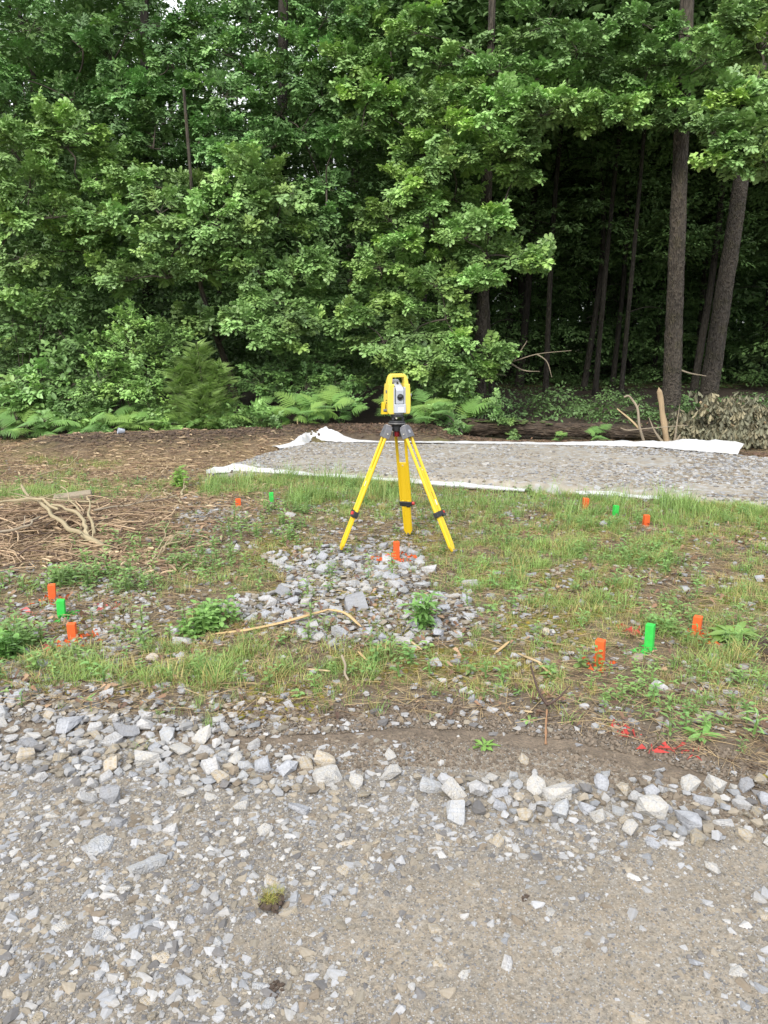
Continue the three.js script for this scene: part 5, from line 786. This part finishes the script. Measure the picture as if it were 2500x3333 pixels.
  zone(26000, -2.35, -13.5, (x, z) => {
    if (!open(x, z) || r() > 0.1 + 0.5 * sstep(0.48, 0.66, fbm(x * 1.6 + 31, z * 1.6, 911)) * (1 - 0.5 * green(x, z)) + 0.25 * brush(x, z)) return; const k = r.r(0.6, 1.2), t = r();
    litter.push({ m: place(x, H(x, z) + r.r(0.006, 0.02), z, r.r(0.02, 0.05), r.r(0, 6.28), r.g() * 0.7, r.g() * 0.7), c: t < 0.5 ? [0.21 * k, 0.12 * k, 0.068 * k] : t < 0.8 ? [0.13 * k, 0.075 * k, 0.05 * k] : [0.34 * k, 0.22 * k, 0.13 * k] });
  });
  const weed = (seed, n, len, prof, h) => { const q = rng(seed), b = new MB(); for (let k = 0; k < n; k++) { const a = k * 2.4 + q.r(-0.4, 0.4), y = h * Math.pow(k / n, 1.0), e = q.r(0.05, 0.7); b.add(tube([V(0, 0, 0), V(Math.cos(a) * 0.006, y, Math.sin(a) * 0.006)], [0.0012, 0.001], 1, 3)); leaf(b, V(Math.cos(a) * 0.008, y, Math.sin(a) * 0.008), V(Math.cos(a), e, Math.sin(a)), V(q.g() * 0.2, 1, q.g() * 0.2), len * q.r(0.6, 1.15), prof, len * q.r(0.8, 1.05), q.r(0.1, 0.5)); } return b.geo; };
  const LANCE = [[0, 0.03], [0.3, 0.13], [0.6, 0.15], [1, 0.01]];
  const weedGeos = [weed(61, 9, 0.035, OVAL, 0.06), weed(62, 12, 0.03, OVAL, 0.11), weed(63, 7, 0.045, LANCE, 0.015), weed(64, 14, 0.045, LANCE, 0.12)];
  const weedMat = leafMat([0.2, 0.335, 0.085], 0.28, 0.5);
  zone(13000, -2.35, -8.8, (x, z) => { if (!open(x, z) || hitStake(x, z, 0.05)) return; const g = green(x, z), c = sstep(0.45, 0.62, fbm(x * 2.6 + 17, z * 2.6, 921)) * (0.6 + 0.5 * sstep(0.2, 1.5, x)); if (r() > g * c * 1.1 + 0.03) return; const k = r.r(0.7, 1.2); weeds.push({ m: place(x, H(x, z) - 0.003, z, r.r(0.45, 1.1), r.r(0, 6.28), r.g() * 0.12, r.g() * 0.12), c: [k * r.r(0.85, 1.1), k, k] }); });
  // the leafier patches at the left
  for (const [p, n, sx, s] of [[[-1.83, -5.55], 60, 0.5, 0.9], [[-1.32, -5.14], 60, 0.45, 0.9], [[-0.91, -6.09], 60, 0.5, 1.0], [[-0.79, -6.75], 30, 0.3, 1.0], [[-1.96, -4.79], 80, 0.35, 1.1], [[-1.91, -3.76], 40, 0.15, 1.1], [[-1.56, -4.65], 40, 0.3, 0.8], [[1.27, -2.95], 16, 0.2, 0.65], [[1.09, -3.21], 34, 0.34, 0.62], [[1.66, -3.3], 34, 0.3, 0.65]]) for (let k = 0; k < n; k++) { const x = p[0] + r.g() * sx, z = p[1] + r.g() * sx * 0.7, q = r.r(0.7, 1.2); if (open(x, z)) weeds.push({ m: place(x, H(x, z) - 0.003, z, s * r.r(0.7, 1.3), r.r(0, 6.28), r.g() * 0.15, r.g() * 0.15), c: [q, q, q] }); }
  const mossGeo = stoneGeo(77, 0.35), mossMat = stdMat([0.16, 0.135, 0.018], 1);
  zone(24000, -2.35, -6.6, (x, z) => { const m = sstep(0.5, 0.64, fbm(x * 2.3 + 8, z * 2.3, 83, 4)); if (!open(x, z) || r() > m * 0.85) return; const k = r.r(0.55, 1.25); moss.push({ m: place(x, H(x, z), z, r.r(0.012, 0.04), r.r(0, 6.28)), c: [k * r.r(0.8, 1.2), k, k] }); });
  // brushwood at the left
  const stickGeo = [1, 2, 3].map((k) => { const q = rng(k + 70); return tube([V(-0.5, 0, 0), V(-0.15, q.r(-0.05, 0.08), q.r(-0.06, 0.06)), V(0.2, q.r(-0.05, 0.08), q.r(-0.06, 0.06)), V(0.5, 0, 0)], [0.016, 0.008], 6, 5, 0.2); }), chipGeo = tube([V(-0.5, 0, 0), V(0, 0.03, 0.04), V(0.5, 0, 0)], (s) => 0.07 * (0.5 + Math.sin(Math.PI * s)), 4, 5, 0.5, 4);
  zone(38000, -4.7, -11.3, (x, z) => {
    const b = brush(x, z) * (0.35 + 0.65 * sstep(0.35, 0.55, fbm(x * 3, z * 3, 58))); if (r() > b || !open(x, z)) return; const pile = gauss(Math.hypot((x + 2.7) / 1.0, (z + 6.0) / 1.0), 0.8), k = r.r(0.6, 1.2), t = r();
    const c = t < 0.4 ? [0.24 * k, 0.16 * k, 0.098 * k] : t < 0.82 ? [0.38 * k, 0.275 * k, 0.17 * k] : [0.11 * k, 0.072 * k, 0.05 * k];
    if (r() < 0.5) sticks.push({ m: place(x, H(x, z) + r() * (0.02 + 0.06 * pile), z, r.r(0.12, 0.42) * (0.6 + 0.7 * pile), r.r(0, 6.28), r.g() * 0.1, r.g() * 0.18), c });
    else chips.push({ m: place(x, H(x, z) + 0.01 + r() * 0.02, z, r.r(0.025, 0.13) * (z < -7.5 ? 0.9 : 1), r.r(0, 6.28), r.g() * 0.3, r.g() * 0.3), c: t > 0.75 ? [0.46 * k, 0.35 * k, 0.22 * k] : c });
  });
  for (let k = 0; k < 2600; k++) { const u = r() * (soilLine.length - 1), i = Math.floor(u), f = u - i, x = lerp(soilLine[i][0], soilLine[i + 1][0], f) + r.g() * 0.35, z = lerp(soilLine[i][1], soilLine[i + 1][1], f) + r.g() * 0.35, q = r.r(0.6, 1.3); if (open(x, z)) clods.push({ m: place(x, H(x, z), z, r.r(0.02, 0.09), r.r(0, 6.28), r.g(), r.g()), c: [0.085 * q, 0.058 * q, 0.04 * q] }); }
  for (let k = 0; k < 15000; k++) { const x = r.r(-0.55, 1.7), z = along(roadEdge, x) + r.r(-0.16, 0.34), q = r.r(0.6, 1.3); clods.push({ m: place(x, surf(x, z), z, 0.004 + 0.026 * Math.pow(r(), 2), r.r(0, 6.28), r.g(), r.g()), c: [0.135 * q, 0.106 * q, 0.077 * q] }); }
  for (let k = 0; k < 3500; k++) { const x = r.r(-1.2, 9), z = along(padFar, x) - r.r(0.15, 0.7), q = r.r(0.5, 1.3), w = r(); (w < 0.6 ? clods : straw).push({ m: place(x, H(x, z) + 0.01, z, w < 0.6 ? r.r(0.02, 0.08) : r.r(0.06, 0.2), r.r(0, 6.28), w < 0.6 ? r.g() : 0, r.g() * 0.2), c: [0.12 * q, 0.075 * q, 0.048 * q] }); }
  const stuff = (name, label, category, geos, m, list) => { const t = tag(new THREE.Group(), label, category, null, 'stuff'); t.name = name; scene.add(t); geos.forEach((g, k) => { const l = list.filter((_, i) => i % geos.length === k); if (l.length) copies(name + '_patch', g, m, l, t); }); };
  stuff('grass', 'short green and yellowing grass over the strip between track and pad', 'grass', shortTufts, grassMat, short);
  stuff('tall_grass', 'longer green grass along the near edge of the pad and in tufts', 'grass', longTufts, grassMat, long);
  stuff('straw', 'dry stalks and straw strewn between the grass', 'straw', strawGeo, strawMat, straw);
  stuff('leaf_litter', 'brown fallen oak leaves scattered between grass and stones', 'leaf litter', deadLeaf, litterMat, litter);
  stuff('weeds', 'small leafy weeds growing through the grass', 'weeds', weedGeos, weedMat, weeds);
  stuff('moss', 'yellow-green moss cushions around the stone heap', 'moss', [mossGeo], mossMat, moss);
  stuff('brushwood', 'tangle of thin brown sticks heaped at the left', 'brushwood', stickGeo, strawMat, sticks);
  stuff('wood_chips', 'pale wood chippings covering the ground at the left', 'wood chips', [chipGeo], strawMat, chips);
  stuff('soil_crumbs', 'dark crumbly soil on the bank and along the track edge', 'soil', chipGeos.slice(0, 2), strawMat, clods);

  // single plants one can point to
  const plant = (label, [x, z], n, sx, s, geos, tint, seed) => { const q = rng(seed), t = thing('weed_plant', label, 'plant', [x, H(x, z), z]), l = []; for (let k = 0; k < n; k++) { const dx = q.g() * sx, dz = q.g() * sx * 0.8, c = q.r(0.75, 1.25); l.push({ m: place(dx, H(x + dx, z + dz) - H(x, z) - 0.005, dz, s * q.r(0.7, 1.25), q.r(0, 6.28), q.g() * 0.25, q.g() * 0.25), c: tint.map((e) => e * c) }); } crown(l, geos, weedMat, t, 'foliage'); return t; };
  plant('bushy bramble-like plant left of the stone heap above the long slat', [-0.99, -3.91], 30, 0.12, 1.35, [weedGeos[1], weedGeos[0]], [0.95, 1.05, 0.9], 931);
  plant('leafy green clump in the weeds left of the bushy plant', [-0.93, -4.07], 18, 0.1, 1.25, [weedGeos[1]], [0.9, 1, 0.9], 932);
  plant('feathery upright weed at the right side of the stone heap', [0.21, -3.91], 12, 0.035, 1.5, [weedGeos[3]], [0.85, 1, 0.9], 933);
  plant('broad-leaved dock plant right of the tall orange stake at right', [1.87, -3.85], 9, 0.03, 2.6, [weedGeos[2]], [1.1, 1.1, 0.9], 934);
  plant('bright leafy sprout in the stones at the near left end of the pad', [-2.15, -7.98], 10, 0.07, 2.0, [weedGeos[1]], [1.2, 1.25, 0.9], 935);
  plant('green rosette on the bare soil at the track edge', [0.39, -2.75], 5, 0.02, 1.1, [weedGeos[2]], [1, 1.1, 0.8], 936);
  plant('broad green leaf plant near the red streak', [1.26, -2.78], 3, 0.015, 1.7, [weedGeos[2]], [0.95, 1.15, 0.9], 937);
  plant('leafy clump at the far left edge below the pink stones', [-1.89, -3.59], 16, 0.06, 1.5, [weedGeos[0], weedGeos[1]], [0.8, 1, 0.8], 938);

  // turf clods dropped on the track
  const clod = (label, [x, z], w, n, seed, grassy) => {
    const q = rng(seed), t = thing('turf_clod', label, 'clod', [x, surf(x, z), z]), b = new MB(); for (let k = 0; k < n; k++) { const a = q.r(0, 6.28), e = w * 0.5 * Math.sqrt(q()); b.add(q.pick(chipGeos), place(Math.cos(a) * e * 0.75, q() * w * (grassy ? 0.28 : 0.1), Math.sin(a) * e, w * q.r(0.12, 0.4), q.r(0, 6), q.g(), q.g())); }
    obj('soil', b.geo, stdMat([0.06, 0.042, 0.03], 1), t);
    if (grassy) { const l = []; for (let k = 0; k < 44; k++) { const a = q.r(0, 6.28), e = w * 0.42 * Math.sqrt(q()); l.push({ m: place(Math.cos(a) * e * 0.8, w * 0.3, Math.sin(a) * e - w * 0.14, 0.34 * q.r(0.6, 1.2), q.r(0, 6), q.g() * 0.7, q.g() * 0.7), c: q() < 0.5 ? [1.7, 0.95, 0.8] : [1.1, 0.8, 0.6] }); } crown(l, [shortTufts[1]], grassMat, t, 'moss_tuft'); }
  };
  clod('mossy turf clod lying on the track left of centre', [-0.32, -1.89], 0.085, 46, 941, true);
  clod('small dark soil crumb on the track right of the mossy clod', [0.41, -1.91], 0.035, 14, 942, false);
  clod('flat dark soil patch on the track below the mossy clod', [-0.27, -1.6], 0.05, 26, 943, false);
  clod('dark loose soil clod at the right edge beside the dock plant', [1.92, -3.72], 0.2, 60, 944, false);
  // the crushed plastic cup far left
  { const c = obj('plastic_cup', new THREE.LatheGeometry([[0, 0], [0.03, 0], [0.045, 0.09], [0.0435, 0.09], [0.0285, 0.003], [0, 0.003]].map((p) => new THREE.Vector2(...p)), 18), new THREE.MeshPhysicalMaterial({ color: lin(0.7, 0.74, 0.8), roughness: 0.2, transmission: 0.5, thickness: 0, side: THREE.DoubleSide })), [x, z] = [-3.53, -10.46]; c.position.set(x, H(x, z) + 0.05, z); c.rotation.set(0.5, 0.4, 1.2); c.scale.set(1, 1, 0.75); tag(c, 'crushed clear plastic cup lying in the brown litter below the ferns', 'cup'); }
  // two cut stalks among the ferns
  for (const [p, label] of [[[[-1.37, -0.02, -11.5], [-1.36, 0.26, -11.5]], 'left of two pale cut stalks before the ferns left of the tripod'], [[[-1.29, 0, -11.5], [-1.29, 0.34, -11.5]], 'taller right one of two pale cut stalks before the ferns']]) tag(obj('cut_stalk', tube(P3(p), [0.012, 0.01], 6, 7, 0.1), paleWood), label, 'stalk');

  // felled bough with wilted leaves, right edge
  {
    const q = rng(951), t = thing('felled_bough', 'heap of felled boughs with drooping wilted grey-green leaves at the right edge', 'branch heap', [5.4, 0, -11.4]), o = V(5.4, 0, -11.4);
    const wilt = [1, 2].map((k) => { const s = rng(960 + k), b = new MB(); for (let j = 0; j < 7; j++) { const a = s.r(0, 6.28); leaf(b, V(Math.cos(a) * 0.02, s.r(-0.04, 0.03), Math.sin(a) * 0.02), V(Math.cos(a) * 0.45, -1, Math.sin(a) * 0.45), V(Math.cos(a), 0.4, Math.sin(a)), 0.1 * s.r(0.7, 1.2), OAK, 0.085, s.r(-0.3, 0.4), s.r(0.4, 0.9)); } return b.geo; });
    const l = [], lines = [[[4.56, 0.61, -11.2], [4.79, 0.44, -11.1], [5.07, 0.24, -11], [5.46, 0.01, -10.8]], [[4.24, 0.03, -11.4], [4.6, 0.17, -11.4], [5, 0.34, -11.4], [5.3, 0.5, -11.5]], [[4.31, -0.06, -11.3], [4.76, 0.07, -11.1], [5.28, 0.2, -11.1], [5.78, 0.36, -11.2]], [[5.71, 0.15, -11], [5.44, 0.39, -11.2], [5.37, 0.57, -11.3]], [[4.37, -0.06, -11.1], [4.82, -0.02, -10.9], [5.51, 0.01, -10.7]], [[4.24, 0.05, -11.5], [4.49, 0.26, -11.5], [4.81, 0.32, -11.6]], [[4.9, 0, -11.1], [5.01, 0.33, -11.2], [5.08, 0.57, -11.3]], [[5.53, -0.09, -10.6], [4.99, -0.04, -10.7], [4.58, -0.1, -10.7]]];
    for (const k in lines) obj('branch', tube(P3(lines[k]).map((p) => p.sub(o)), [k == 0 ? 0.02 : 0.016, 0.007], 16, 6, 0.15, 970 + +k), k % 3 ? greyWood : paleWood, t);
    for (let k = 0; k < 760; k++) { const c = new THREE.CatmullRomCurve3(P3(lines[Math.floor(q() * 8)])), p = c.getPoint(q()); const hi = 0.24; const e = q.r(0.7, 1.25); p.add(V(q.g() * 0.22, q.g() * 0.16 + 0.03, q.g() * 0.25)); if (p.y < 0.08) p.y = 0.08 + q() * 0.2; l.push({ m: place(p.x - o.x, p.y, p.z - o.z, q.r(0.6, 1.1), q.r(0, 6.28), q.g() * 0.4, q.g() * 0.4), c: q() < 0.35 ? [e * 1.5, e * 1.35, e * 1.3] : [e, e, e] }); }
    crown(l, wilt, leafMat([0.165, 0.16, 0.098], 0.12, 0.7), t, 'wilted_leaves');
  }
}

renderer.render(scene, camera);
